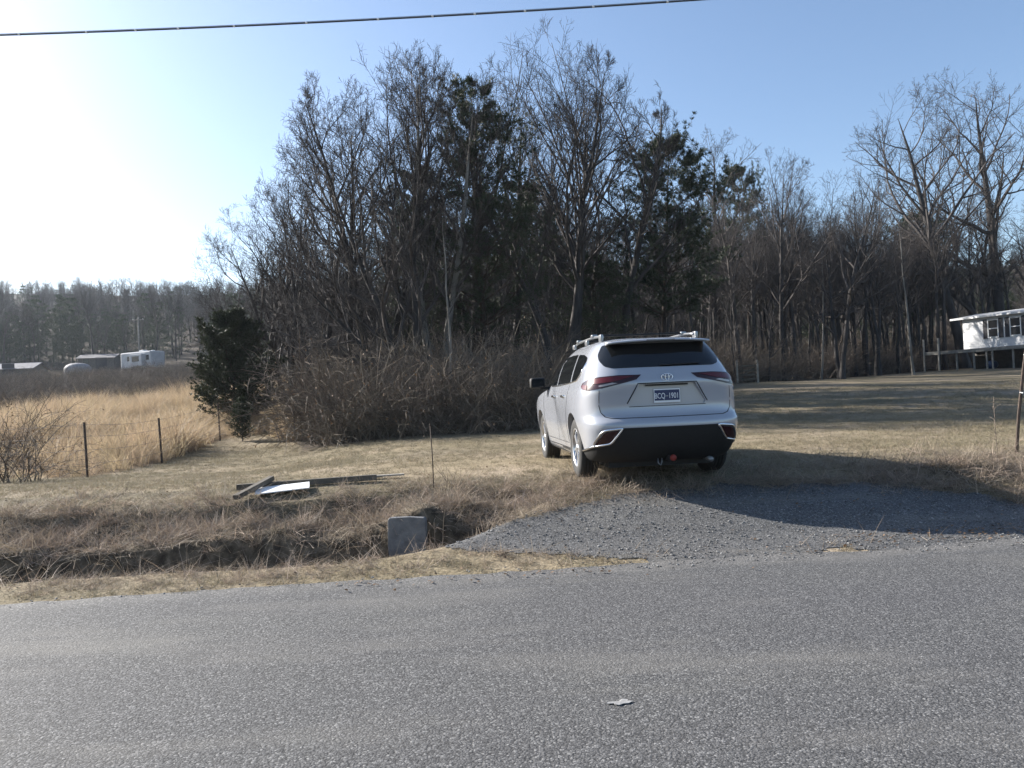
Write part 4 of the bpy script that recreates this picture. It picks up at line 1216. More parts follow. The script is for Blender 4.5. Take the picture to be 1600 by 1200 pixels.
g = scatter('mown_grass', np.stack([x, y, height(x, y)], -1), rng.rand(len(x)) * 6.28, rng.normal(0, 0.15, len(x)), sc, rng.randint(0, 4, len(x)), S_short)
tag(g, 'short tan and faintly green mown winter grass of the yard and verge', 'grass', kind='stuff')

# rough dead grass on the ditch banks, along edges and round posts
S_rough = [tuft(20 + i, 34, 0.16 + 0.03 * i, 0.06, 1.3, 0.007, 'grass_dead', 0.9, 3, 0.15) for i in range(4)]
x, y = rand_xy(30000, 6.5, 11.5)
u, v = uv(x, y)
wd_ = 0.9 * np.exp(-((v - 9.35) / 0.5) ** 2) * (u < 0.9 + 1.05 * (v - 8.3)) + 0.5 * np.exp(-((v - 7.2) / 0.35) ** 2) * (u < 1.5)
wd_ = wd_ + 0.55 * np.exp(-((v - 8.9) / 0.5) ** 2) * sstep(4.5, 5.5, u)
gmar = np.exp(-(gravel(u, v) / 0.16) ** 2) * 0.5 * (v > 6.85)
ok = (rng.rand(len(x)) < 0.55 * (wd_ + gmar) * (0.75 + 0.9 * fbm(x * 1.3, y * 1.3, 3))) & (gravel(u, v) < 0.14) & (v > edge_v(u) + 0.05) & ~under_wheels(x, y) & ~((np.abs(x + 1.13) < 0.32) & (y > 7.5) & (y < 8.45)) & ~((x > -3.6) & (x < -2.3) & (y > 9.45) & (y < 10.2))
x, y = x[ok], y[ok]
uu_, vv_ = uv(x, y)
sc = 0.45 + 0.8 * rng.rand(len(x)) ** 2
sc = np.where(vv_ < 7.7, sc * 0.5, sc)
g = scatter('bank_grass', np.stack([x, y, height(x, y)], -1), rng.rand(len(x)) * 6.28, rng.normal(0.1, 0.45, len(x)), sc, rng.randint(0, 4, len(x)), S_rough)
tag(g, 'rough matted dead grass on the ditch banks', 'grass', kind='stuff')
# lying straw and stalks
S_straw = [tuft(40 + i, 10, 0.30, 0.10, 3.0, 0.006, 'grass_dead', 0.3, 2, 0.1) for i in range(3)]
x, y = rand_xy(9000, 6.8, 11)
u, v = uv(x, y)
ok = (rng.rand(len(x)) < 0.5 * np.exp(-((v - 8.9) / 1.0) ** 2) + 0.10 * np.exp(-((v - 7.2) / 0.4) ** 2)) & ((gravel(u, v) < 0.15) | ((gravel(u, v) < 0.5) & (rng.rand(len(x)) < 0.25))) & (v > edge_v(u) + 0.05)
x, y = x[ok], y[ok]
g = scatter('straw_litter', np.stack([x, y, height(x, y) + 0.012], -1), rng.rand(len(x)) * 6.28, rng.normal(0, 0.3, len(x)), 0.5 + 0.8 * rng.rand(len(x)), rng.randint(0, 3, len(x)), S_straw)
tag(g, 'fallen straw and stalks lying along the ditch', 'straw', kind='stuff')

# golden sedge field
S_sedge = [tuft(60 + i, 44, 0.62 + 0.14 * i, 0.10, 0.30, 0.017, 'sedge', 0.6, 3, 0.06) for i in range(4)] + [tuft(66, 22, 0.75, 0.10, 0.5, 0.012, 'grass_dead', 0.9, 3, 0.1)]
y = np.sqrt(rng.uniform(15 ** 2, 78 ** 2, 60000)); x = rng.uniform(-0.76, -0.16, len(y)) * y
d_ = np.interp(y, [12, 30, 50, 78], [1.0, 0.9, 0.6, 0.25])
patchy = 0.55 + 1.3 * fbm(x * 0.22, y * 0.22 + 3, 4)
left_thin = np.interp(x / y, [-0.76, -0.60, -0.52], [0.35, 0.55, 1.0])
ok = (rng.rand(len(y)) < 0.55 * d_ * np.clip(patchy, 0.05, 1) * left_thin) & (field_mask(x, y) > 0.5) & (y < 50 + 8 * vnoise(x * 0.1, y * 0.1))
x, y = x[ok], y[ok]
sc = (0.7 + 0.5 * rng.rand(len(x))) * np.clip(1 + 1.1 * fbm(x * 0.45, y * 0.45, 3), 0.45, 1.6) * np.interp(y, [12, 20, 60], [0.72, 0.8, 0.75])
g = scatter('sedge_field', np.stack([x, y, height(x, y)], -1), rng.rand(len(x)) * 6.28, rng.normal(0.06, 0.16, len(x)), sc, np.where(rng.rand(len(x)) < 0.10 + 0.5 * np.clip(fbm(x * 0.14 + 9, y * 0.14, 3), 0, 1), 4, rng.randint(0, 4, len(x))), S_sedge)
tag(g, 'tall golden broom sedge filling the unmown field behind the wire fence', 'grass', kind='stuff')

# bramble thicket
def bush(seed, n, h, spread, matname='bramble', arch=1.0, r=0.010, leaves=90):
    rng = np.random.RandomState(seed)
    p = np.stack([rng.normal(0, spread, n), rng.normal(0, spread, n), np.full(n, -0.05)], -1)
    d = np.stack([rng.normal(0, 0.5, n), rng.normal(0, 0.5, n), np.ones(n)], -1)
    L = h * rng.uniform(0.6, 1.5, n)
    P = walk(rng, p, d, L, 7, 0.16, -0.9 * arch)
    rad = np.full((n, 1), r) * np.linspace(1, 0.4, 8)[None] * rng.uniform(0.35, 1.6, (n, 1))
    p2, d2, l2, r2 = sprout(rng, P, rad, L, 5, 0.25, 1.0, 0.8, 0.3, 0.35, 0.3, 0.6)
    P2 = walk(rng, p2, d2, l2, 3, 0.2, -0.1)
    rad2 = np.maximum(r2, 0.0045)[:, None] * np.linspace(1, 0.5, 4)[None]
    v, q = tubes([(P, rad, 3, False), (P2, rad2, 3, False)])
    me = mesh_np('stems', v, q); me.materials.append(M[matname])
    lf = None
    if leaves:
        pos = P2[rng.randint(0, len(P2), leaves), rng.randint(1, 4, leaves)]
        V, ids = blades(rng, pos, np.tile([0, 0, -1.0], (leaves, 1)), 0.07, 0.022, 1, 0.9)
        lf = mesh_np('leaves', V, ids); lf.materials.append(M['dead_leaf'])
    return me, lf
BUSH = [bush(71, 60, 1.6, 0.42, arch=0.7), bush(72, 66, 1.3, 0.50, arch=0.9), bush(73, 46, 1.9, 0.38, arch=0.4)]
def put_bush(k, x, y, s, label, group, rz):
    t = empty('bramble_bush', (x, y, hz(x, y)), rz, label, 'bush', group); t.scale = (s, s, s)
    obj('stems', BUSH[k][0], None, t); obj('dead_leaves', BUSH[k][1], None, t)
    return t
rng = np.random.RandomState(15)
for i in range(70):
    a = rng.uniform(-0.245, 0.06)
    near = np.interp(a, [-0.29, -0.25, -0.05, 0.06], [21.6, 20.8, 20.8, 22.2])
    y = near + 0.6 + rng.rand() ** 1.5 * 5.0
    put_bush(rng.randint(3), a * y, y, rng.uniform(0.75, 1.3), 'bare grey-brown bramble bush in the tangled thicket left of the SUV', 'bramble bushes of the thicket', rng.uniform(0, 6.28))
for i in range(40):
    a = rng.uniform(0.06, 0.66)
    near = np.interp(a, [0.05, 0.20, 0.30, 0.42, 0.55, 0.8], [22.5, 33, 43.5, 54, 66, 72])
    y = near + 0.8 + rng.rand() * 9
    put_bush(rng.randint(3), a * y, y, rng.uniform(0.7, 1.1), 'dark bare bush in the shade along the edge of the woods right of the SUV', 'bushes along the shaded wood edge', rng.uniform(0, 6.28))
for i, (px, d, s, lb) in enumerate([(18, 15.9, 0.85, 'bare brown bush at the left edge of the photo by the fence'), (58, 19.5, 0.75, 'bare brown bush in the golden field behind the leftmost fence post'),
                                    (5, 22, 1.0, 'greyish bare bush at the left edge behind the brown one'), (75, 26, 0.8, 'grey bush standing among the golden grass left of the fence posts')]):
    x, y, z = place(px, d)
    put_bush(i % 3, x, y, s, lb, None, i * 1.3)
# woody scrub beyond the sedge field and under the wood: uncountable
S_bush = [obj('scrub_source', b[0], link=False) for b in BUSH]
x = []; y = []
yy = rng.uniform(46, 125, 1500) ** 1.0; xx = rng.uniform(-0.78, -0.28, 1500) * yy
x1 = rng.uniform(-0.25, 0.72, 1800); near = np.interp(x1, [-0.29, -0.25, -0.05, 0.05, 0.20, 0.30, 0.42, 0.55, 0.8], [24, 22.5, 22.5, 24, 35, 45, 56, 68, 74])
y2 = near + 1 + rng.rand(1800) ** 1.3 * 45
px_ = np.concatenate([xx, x1 * y2]); py_ = np.concatenate([yy, y2])
ss = np.concatenate([rng.uniform(0.35, 0.85, 1500), rng.uniform(0.6, 1.5, 1800)])
ok = ~((py_ > 100) & (py_ < 121) & (px_ / py_ > -0.60) & (px_ / py_ < -0.44))
px_, py_, ss = px_[ok], py_[ok], ss[ok]
g = scatter('scrub_undergrowth', np.stack([px_, py_, height(px_, py_)], -1), rng.rand(len(px_)) * 6.28, 0 * px_, ss, rng.randint(0, 3, len(px_)), S_bush)
tag(g, 'brown woody undergrowth beneath the trees and beyond the field', 'undergrowth', kind='stuff')

# the far-off wood on the hills
FARP = pine_tree(44, 12, crown0=0.06, reach=0.24, n_wh=13, per=5, tuft=3, needle=0.34)
S_far = []
for k, ms in enumerate([BARE[0], BARE[1], BARE[3]]):
    bm = bmesh.new(); bm.from_mesh(ms[0]); bm.from_mesh(ms[1])
    for f in bm.faces: f.material_index = 0
    me = bpy.data.meshes.new('far_tree'); bm.to_mesh(me); bm.free(); me.materials.append(M['twig'])
    S_far.append(obj('far_tree_source', me, link=False))
bm = bmesh.new(); bm.from_mesh(FARP[0]); bm.from_mesh(FARP[2])
me = bpy.data.meshes.new('far_pine'); bm.to_mesh(me); bm.free(); me.materials.append(M['needle_pine']); S_far.append(obj('far_pine_source', me, link=False))
NF = 3000
a = rng.uniform(-0.80, 0.80, NF); y = rng.uniform(75, 330, NF)
x = a * y
lim = np.interp(a, [-0.8, -0.40, -0.30, 0.8], [124, 124, 80, 80])
ok = y > lim
x, y, a = x[ok], y[ok], a[ok]
pk = np.where(rng.rand(len(x)) < np.where((a < -0.3) & (y < 175), 0.5, 0.16), 3, rng.randint(0, 3, len(x)))
sc = rng.uniform(0.45, 0.95, len(x)) * np.where(pk == 3, 0.95, 1.0) * (1 + 0.35 * fbm(x * 0.02, y * 0.02, 2))
g = scatter('far_wood', np.stack([x, y, height(x, y)], -1), rng.rand(len(x)) * 6.28, 0 * x, sc, pk, S_far)
tag(g, 'distant mixed bare and evergreen wood covering the hills', 'wood', kind='stuff')

# ------------------------------------------------------------------ wire fence
M['wire'] = mat('fence_wire', (0.16, 0.13, 0.11), (0.28, 0.25, 0.22), 10, 0.6, metal=0.6)
fence = empty('wire_fence', (-9.3, 17, hz(-9.3, 17)), 0, 'rusty wire fence on thin metal posts along the golden field', 'fence')
fpts = [(-24.0, 16.2, 0.0), (-17.5, 16.6, 0.03), (-13.4, 16.9, -0.02), (-9.40, 17.0, -0.035), (-9.12, 20.0, -0.05), (-9.50, 25.0, -0.03), (-9.9, 30.0, 0.02)]
fl = fence.location
tops = []
for (x, y, ln) in fpts:
    z = hz(x, y); h = 1.22 + 0.05 * math.sin(x * 7)
    tube_obj('fence_post', M['rust'], fence, [Vector((x - 0.0, y, z - 0.2)) - fl, Vector((x + ln * 0.5, y, z + h * 0.5)) - fl, Vector((x + ln, y, z + h)) - fl], 0.026, 6, smooth=False)
    tops.append((x, y, z, ln, h))
for w in (0.25, 0.50, 0.75, 0.96):
    pts = []
    for i in range(len(tops) - 1):
        a, b = tops[i], tops[i + 1]
        for k in range(8):
            t = k / 8
            p = [a[j] * (1 - t) + b[j] * t for j in range(5)]
            pts.append((p[0] + p[3] * w - fl.x, p[1] - 0.03 - fl.y, p[2] + p[4] * w - 0.05 * math.sin(math.pi * t) - fl.z))
    tube_obj('wire_strand', M['wire'], fence, pts, 0.004, 4)

# leaning post at the right, thin stake by the ditch
x, y = 6.66, 10.3
z = hz(x, y)
post = empty('leaning_post', (x, y, z), 0, 'thin rusty metal post leaning right beside the dry grass clump', 'post')
tube_obj('shaft', M['rust'], post, [(-0.02, 0, -0.25), (0.06, 0, 0.5), (0.16, 0.01, 1.1), (0.28, 0.02, 1.72)], [0.021, 0.020, 0.019, 0.017], 6, smooth=False)
for k, (dx, h) in enumerate([(0.12, 0.8), (0.20, 1.3)]):
    box('wire_clip', M['galv'], post, 0.02, 0.05, 0.012, (dx - 0.015, -0.02, h), rot=(0.2, 0.1, 0.3))
X = ray(677, 745, 9.95).x
st = empty('survey_stake', (X, 9.95, hz(X, 9.95)), 0, 'thin dark metal stake standing on the bank above the culvert slab', 'stake')
tube_obj('rod', M['rust'], st, [(0.0, 0, -0.2), (0.0, 0, 0.4), (-0.012, 0, 0.80)], 0.0075, 6)
lathe('rod_cap', M['rust'], st, [(0.0, 0.80), (0.011, 0.80), (0.011, 0.825), (0.0, 0.828)], 8).location = (-0.012, 0, 0)

# ------------------------------------------------------------------ culvert slab, timbers, panel
X = ray(637, 830, 8.4).x
sl = empty('culvert_slab', (X, 8.40, -0.16), R(-14), 'blue-grey concrete slab closing the culvert end in the ditch', 'slab')
bm = bmesh.new()
outl = [(-0.21, -0.14), (-0.225, 0.10), (-0.22, 0.40), (-0.20, 0.425), (0.02, 0.432), (0.20, 0.425), (0.215, 0.40), (0.21, 0.15), (0.19, -0.14)]
F = [bm.verts.new((a, -0.03 + 0.02 * b, b)) for a, b in outl]; B = [bm.verts.new((a * 0.98, 0.05, b)) for a, b in outl]
bm.faces.new(F); bm.faces.new(list(reversed(B)))
for i in range(len(outl)): bm.faces.new((F[i], F[(i + 1) % len(outl)], B[(i + 1) % len(outl)], B[i]))
bmesh.ops.bevel(bm, geom=[e for e in bm.edges], offset=0.006, segments=1, affect='EDGES')
obj('slab_face', bm_mesh(bm, 'slab_face'), M['concrete'], sl)

def timber(name, m, p0, p1, w, h, label, cat, lift=0.0, roll=0.0, bev=0.006):
    """a sawn length of wood lying on the ground from p0 to p1"""
    a = Vector((*p0, hz(*p0) + h / 2 + lift)); b = Vector((*p1, hz(*p1) + h / 2 + lift))
    mid = (a + b) / 2; d = b - a
    o = box(name, m, None, d.length, w, h, bevel=bev)
    o.location = mid
    o.rotation_euler = (roll, -math.atan2(d.z, math.hypot(d.x, d.y)), math.atan2(d.y, d.x))
    return tag(o, label, cat)
timber('timber_beam', M['old_wood'], (-3.62, 10.02), (-1.88, 10.45), 0.075, 0.075, 'long dark weathered beam lying along the top of the ditch bank', 'beam', 0.02)
t2 = timber('timber_beam', M['old_wood'], (-3.42, 9.42), (-3.22, 10.22), 0.075, 0.06, 'short dark beam lying crosswise over the left end of the long beam', 'beam', 0.085)
t2.rotation_euler.y -= 0.03
pn = box('metal_sheet', M['white_paint'], None, 0.66, 0.36, 0.012)
xp, yp = -2.98, 9.88
pn.location = (xp, yp, hz(xp, yp) + 0.05); pn.rotation_euler = (R(6), R(-3), R(14))
tag(pn, 'small flat white sheet lying in front of the long dark beam', 'sheet')
timber('plank', M['grey_wood'], (-2.16, 10.62), (-1.56, 10.80), 0.10, 0.022, 'pale grey plank lying at the right end of the long beam', 'plank', 0.035)
timber('plank', M['grey_wood'], (-2.30, 10.72), (-1.86, 10.78), 0.07, 0.02, 'short pale board lying behind the pale grey plank', 'plank', 0.02)

# dead weed stalks standing in front of the slab
wd0 = None
for k, (px, d, h, lb) in enumerate([(671, 8.25, 0.62, 'tallest straw-coloured weed stalk right beside the culvert slab'), (684, 8.4, 0.72, 'straw-coloured weed stalk standing right of the slab below the metal stake'),
                                    (440, 8.5, 0.42, 'single pale weed stalk in the middle of the ditch'), (150, 8.3, 0.40, 'drooping pale weed clump at the left end of the ditch'),
                                    (1558, 10.6, 0.75, 'thin pale weed stalk left of the leaning rusty post')]):
    rg = np.random.RandomState(80 + k)
    X = ray(px, 700, d).x
    t = empty('dead_weed', (X, d, hz(X, d)), k, lb, 'weed')
    P = walk(rg, np.array([[0, 0, -0.05]]), np.array([[0.03, 0, 1.0]]), np.array([h + 0.05]), 8, 0.05, 0.2)
    rr = np.linspace(0.007, 0.003, 9)[None]
    v, q = tubes([(P, rr, 5, False)])
    obj('stalk', mesh_np('stalk', v, q, smooth=True), M['grass_dead'], t)
    p2, d2, l2, r2 = sprout(rg, P, rr, np.array([h]), 14, 0.15, 1.0, 0.9, 0.3, 0.30, 0.3, 0.6)
    P2 = walk(rg, p2, d2, l2, 4, 0.2, -0.7)
    v, q = tubes([(P2, np.full((len(P2), 5), 0.0028), 3, False)])
    obj('side_shoots', mesh_np('side_shoots', v, q), M['grass_dead'], t)

# ------------------------------------------------------------------ overhead cable
M['cable'] = mat('cable', (0.03, 0.03, 0.032), rough=0.5)
cab = empty('overhead_cable', (0, 21, 6.4), 0, 'dark overhead service cable crossing the sky at the top', 'cable')
pA, pB = ray(0, 55, 21.0), ray(1090, 0, 21.0)
xs_ = np.linspace(-55, 55, 80)
line = pA.z + (xs_ - pA.x) / (pB.x - pA.x) * (pB.z - pA.z)
sag = 0.0010 * ((xs_ - (pA.x + pB.x) / 2) ** 2 - ((pB.x - pA.x) / 2) ** 2)
zc = line + sag
tube_obj('conductor', M['cable'], cab, np.stack([xs_, 0 * xs_, zc - 6.4], -1), 0.021, 6)
tube_obj('messenger_wire', M['galv'], cab, np.stack([xs_, 0 * xs_, zc - 6.4 + 0.035], -1), 0.008, 5)
for i in range(26):  # white rings painted in as the glints of the cable's lashing
    xx = -18 + i * 1.6 + 0.4 * math.sin(i * 5.1)
    zz = float(np.interp(xx, xs_, zc)) - 6.4
    lathe('lashing_glint', M['white_paint'], cab, [(0.022, -0.03), (0.032, -0.025), (0.032, 0.025), (0.022, 0.03)], 8, 'X').location = (xx, 0, zz + 0.004)

# ------------------------------------------------------------------ white house on the right
M['siding'] = mat('white_siding', (0.70, 0.71, 0.72), (0.80, 0.80, 0.80), 3, 0.6)
M['roof_metal'] = mat('roof_metal', (0.42, 0.42, 0.42), (0.55, 0.55, 0.54), 5, 0.5)
M['pane'] = mat('window_pane', (0.02, 0.023, 0.028), rough=0.1)
M['shutter'] = mat('shutter', (0.03, 0.03, 0.035), rough=0.7)
M['deck_wood'] = mat('deck_wood', (0.22, 0.21, 0.19), (0.32, 0.31, 0.28), 4, 0.85)
M['block'] = mat('dark_infill', (0.07, 0.065, 0.06), (0.11, 0.10, 0.09), 4, 0.9)
P0 = ray(1506, 540, 60.0)
dz = ray(1506, 547, 60.0).z; ez = ray(1506, 499, 60.0).z
wd = (0.34, -0.94)
hrz = math.atan2(wd[1], wd[0])
g0 = hz(P0.x, P0.y)
house = empty('white_house', (P0.x, P0.y, g0), hrz, 'white single-storey house with dark shutters raised above the right lawn', 'house')
fz, tz = dz - g0, ez - g0
def t_of(px):
    """distance along the wall at photograph pixel px"""
    best = min((abs(ray(px, 540, 60 + wd[1] * t).x - (P0.x + wd[0] * t)), t) for t in np.linspace(-4, 14, 400))
    return best[1]
wl = box('wall', M['siding'], house, 14.0, 4.4, tz - fz, (7.0, 2.2, (fz + tz) / 2))
for i in range(14):
    box('siding_board', M['siding'], wl, 14.02, 0.012, 0.10, (7.0, -0.010, fz + 0.08 + i * (tz - fz - 0.1) / 14), rot=(R(4), 0, 0))
box('dark_infill', M['block'], house, 13.4, 3.6, fz + 1.5, (7.0, 2.4, (fz - 1.5) / 2 - 0.01))  # dark box stands in for the shaded hollow under the raised floor
rf = box('roof', M['roof_metal'], house, 15.4, 2.75, 0.10, (6.9, 1.0, tz + 0.22), rot=(R(8), 0, 0))
box('roof_back', M['roof_metal'], rf, 15.4, 2.9, 0.10, (6.9, 3.78, tz + 0.21), rot=(R(-8), 0, 0))
box('fascia', M['white_paint'], rf, 15.4, 0.03, 0.14, (6.9, -0.38, tz + 0.02))
for px in (1553.5, 1589, 1640):
    t = t_of(px)
    wn_ = empty('window', (t, -0.03, (fz + tz) / 2 + 0.25)); wn_.parent = house
    ww, hh = 0.72, 1.25
    for (sx, sz, cx, cz) in ((ww + 0.16, 0.08, 0, hh / 2 + 0.04), (ww + 0.16, 0.08, 0, -hh / 2 - 0.04), (0.08, hh, -ww / 2 - 0.04, 0), (0.08, hh, ww / 2 + 0.04, 0), (ww, 0.06, 0, 0)):
        box('frame', M['white_paint'], wn_, sx, 0.05, sz, (cx, -0.01, cz))
    for cz in (-hh / 4, hh / 4):
        box('pane', M['pane'], wn_, ww, 0.02, hh / 2 - 0.06, (0, 0.0, cz))
    for sd in (-1, 1):
        box('shutter', M['shutter'], wn_, 0.34, 0.04, hh + 0.2, (sd * (ww / 2 + 0.27), -0.012, 0))
deck = empty('wooden_deck', (P0.x, P0.y, g0), hrz, 'raised grey wooden deck on posts along the front of the white house', 'deck')
x0 = t_of(1472)
for i in range(9):
    box('deck_board', M['deck_wood'], deck, 14 - x0, 0.19, 0.04, ((14 + x0) / 2, -0.12 - i * 0.20, fz - 0.03))
box('rim_joist', M['deck_wood'], deck, 14 - x0, 0.05, 0.22, ((14 + x0) / 2, -1.86, fz - 0.15))
for px in (1472, 1495, 1520, 1547, 1568, 1577, 1610, 1650):
    t = t_of(px) + 0.02
    lx = math.cos(hrz) * t - math.sin(hrz) * -1.80; ly = math.sin(hrz) * t + math.cos(hrz) * -1.80
    gz = hz(P0.x + lx, P0.y + ly) - g0
    top = fz + 1.0 if px < 1500 else fz - 0.06
    box('deck_post', M['deck_wood'], deck, 0.10, 0.10, top - gz + 0.15, (t, -1.95 if px < 1500 else -1.75, (top + gz - 0.15) / 2))
bt = t_of(1562)
lx = math.cos(hrz) * bt - math.sin(hrz) * -0.9; ly = math.sin(hrz) * bt + math.cos(hrz) * -0.9
M['blue'] = mat('blue_plastic', (0.03, 0.06, 0.14), rough=0.4)
br = empty('plastic_barrel', (P0.x + lx, P0.y + ly, hz(P0.x + lx, P0.y + ly)), 0.6, 'dark blue plastic barrel lying under the wooden deck', 'barrel')
lathe('barrel_body', M['blue'], br, [(0.0, -0.45), (0.26, -0.45), (0.28, -0.40), (0.30, -0.15), (0.31, -0.13), (0.30, -0.11), (0.30, 0.11), (0.31, 0.13), (0.30, 0.15), (0.28, 0.40), (0.26, 0.45), (0.0, 0.45)], 20, 'X').location = (0, 0, 0.30)
lathe('barrel_bung', M['plate_white'], br, [(0, -0.47), (0.04, -0.465), (0.04, -0.445)], 10, 'X').location = (0, 0.12, 0.38)

# ------------------------------------------------------------------ small gate at the wood edge
d = 41.0
X0, X1 = ray(1152, 590, d).x, ray(1184, 590, d).x
gt = empty('wooden_gate', ((X0 + X1) / 2, d, hz((X0 + X1) / 2, d)), 0, 'small old wooden gate between two pale posts at the wood edge right of the SUV', 'gate')
hw = (X1 - X0) / 2
for sd in (-1, 1):
    box('gate_post', M['grey_wood'], gt, 0.10, 0.10, 1.35, (sd * hw, 0, 0.55), bevel=0.01)
for zz in (0.22, 0.45, 0.68, 0.92):
    box('gate_rail', M['old_wood'], gt, hw * 2 - 0.1, 0.03, 0.09, (0, 0.02, zz))
box('gate_brace', M['old_wood'], gt, hw * 2 - 0.1, 0.025, 0.08, (0, 0.05, 0.57), rot=(0, R(-32), 0))

# ------------------------------------------------------------------ far left: camper, tank, sheds, pole
M['rv'] = mat('camper_white', (0.36, 0.37, 0.385), (0.44, 0.45, 0.46), 2, 0.6)
x, y, z = place(226, 112)
rv = empty('travel_trailer', (x, y, z), R(-28), 'white travel trailer with a slide-out parked at the far end of the field', 'trailer')
bm = bmesh.new(); box_bm(bm, 6.6, 2.4, 2.35, (0, 0, 1.85), bevel=0.18); obj('body', bm_mesh(bm, 'body'), M['rv'], rv)
bm = bmesh.new(); box_bm(bm, 2.6, 0.7, 1.7, (0.9, -1.5, 1.75), bevel=0.05); so = obj('slide_out', bm_mesh(bm, 'slide_out'), M['rv'], rv)
box('slide_window', M['pane'], so, 1.5, 0.03, 0.75, (0.9, -1.86, 1.95))
for xx, ww in ((-1.4, 0.7), (2.65, 0.6)):
    box('window', M['pane'], rv, ww, 0.03, 0.7, (xx, -1.21, 2.1))
box('door', M['shutter'], rv, 0.65, 0.03, 1.75, (-0.75, -1.212, 1.7))
box('end_window', M['pane'], rv, 0.03, 1.1, 0.55, (-3.31, 0, 2.2))
box('roof_unit', M['white_paint'], rv, 0.9, 0.7, 0.28, (0.2, 0, 3.16), bevel=0.05)
box('roof_vent', M['white_paint'], rv, 0.4, 0.4, 0.16, (2.0, 0.2, 3.10), bevel=0.03)
box('chassis', M['black_plastic'], rv, 6.2, 1.9, 0.2, (0, 0, 0.58))
for xx in (-0.45, 0.45):
    for sd in (-1, 1):
        w_ = lathe('wheel', M['rubber'], rv, [(0, -0.1), (0.3, -0.1), (0.34, -0.06), (0.34, 0.06), (0.3, 0.1), (0, 0.1)], 20, 'Y'); w_.location = (xx, sd * 1.0, 0.34)
box('hitch_frame', M['black_plastic'], rv, 1.2, 0.12, 0.12, (-3.85, 0, 0.55))
box('hitch_jack', M['black_plastic'], rv, 0.08, 0.08, 0.62, (-4.2, 0, 0.31))

x, y, z = place(124, 108)
tk = empty('storage_tank', (x, y, z), 0, 'low pale grey dome-topped storage tank left of the travel trailer', 'tank')
lathe('tank_shell', mat('tank_plastic', (0.20, 0.195, 0.20), (0.26, 0.25, 0.25), 2, 0.75), tk, [(1.68, -0.3), (1.70, 0.9), (1.72, 1.0), (1.66, 1.25), (1.4, 1.55), (0.9, 1.78), (0.3, 1.86), (0.0, 1.87)], 36)
lathe('tank_lid', M['black_plastic'], tk, [(0.28, 1.86), (0.28, 1.93), (0.0, 1.95)], 18)

def shed(px, d, w, dep, h, rh, rz, wallm, roofm, label, door=True):
    x, y, z = place(px, d)
    s = empty('shed', (x, y, z), rz, label, 'shed')
    bm = bmesh.new()
    vs = [(-w / 2, -dep / 2), (w / 2, -dep / 2), (w / 2, dep / 2), (-w / 2, dep / 2)]
    lo = [bm.verts.new((a, b, -0.5)) for a, b in vs]; hi = [bm.verts.new((a, b, h)) for a, b in vs]
    r0, r1 = bm.verts.new((-w / 2, 0, h + rh)), bm.verts.new((w / 2, 0, h + rh))
    bm.faces.new((lo[0], lo[1], hi[1], hi[0])); bm.faces.new((lo[2], lo[3], hi[3], hi[2]))
    bm.faces.new((lo[1], lo[2], hi[2], r1, hi[1])); bm.faces.new((lo[3], lo[0], hi[0], r0, hi[3])); bm.faces.new(list(reversed(lo)))
    obj('wall', bm_mesh(bm, 'wall'), wallm, s)
    ang = math.atan2(rh, dep / 2); ln = math.hypot(rh, dep / 2) + 0.35
    for sd in (-1, 1):
        box('roof', roofm, s, w + 0.6, ln, 0.07, (0, sd * (dep / 4 + 0.12), h + rh / 2 + 0.05 - 0.06 * rh), rot=(-sd * ang, 0, 0))
    if door: box('door', M['shutter'], s, 1.6, 0.06, 2.0, (w * 0.15, -dep / 2 - 0.02, 1.0))
    box('window', M['pane'], s, 0.8, 0.05, 0.7, (-w * 0.28, -dep / 2 - 0.02, 1.5))
    return s
shed(160, 119, 5.0, 4.0, 1.9, 0.6, R(10), M['block'], mat('shed_roof', (0.10, 0.095, 0.10), (0.16, 0.15, 0.15), 2, 0.8), 'dark brown shed between the tank and the travel trailer')
shed(14, 106, 8.5, 4.5, 1.3, 0.8, R(6), M['block'], mat('grey_sheet_roof', (0.10, 0.10, 0.115), (0.15, 0.15, 0.165), 2, 0.75), 'long dark shed with a grey metal roof at the left edge')
x, y, z = place(221, 124)
pole = empty('utility_pole', (x, y, z), 0, 'pale utility pole rising behind the travel trailer', 'pole')
tube_obj('shaft', M['grey_wood'], pole, [(0, 0, -0.5), (0, 0, 4), (0.05, 0, 8.2)], [0.15, 0.13, 0.10], 8)
box('crossarm', M['grey_wood'], pole, 1.8, 0.09, 0.11, (0.05, -0.15, 7.7))
for xx in (-0.75, 0.85):
    lathe('insulator', M['white_paint'], pole, [(0.04, 0), (0.05, 0.06), (0.03, 0.12), (0, 0.13)], 8).location = (xx, -0.15, 7.755)

# pale dirt lane in front of the camper
xs2 = np.linspace(0, 1, 30)
L0 = [ray(140 + 130 * t, 577, 107.5).x for t in xs2]
V = []
for t, xx in zip(xs2, L0):
    for k in range(4):
        yy = 105.5 + k * 1.1 + 0.4 * math.sin(t * 9)
        V.append((xx, yy, hz(xx, yy) + 0.03))
ids = np.arange(120).reshape(30, 4)
lane = obj('dirt_lane', mesh_np('dirt_lane', V, np.stack([ids[:-1, :-1], ids[1:, :-1], ids[1:, 1:], ids[:-1, 1:]], -1).reshape(-1, 4), smooth=True), mat('pale_dirt', (0.17, 0.15, 0.13), (0.23, 0.21, 0.18), 0.8, 0.95))
tag(lane, kind='structure')

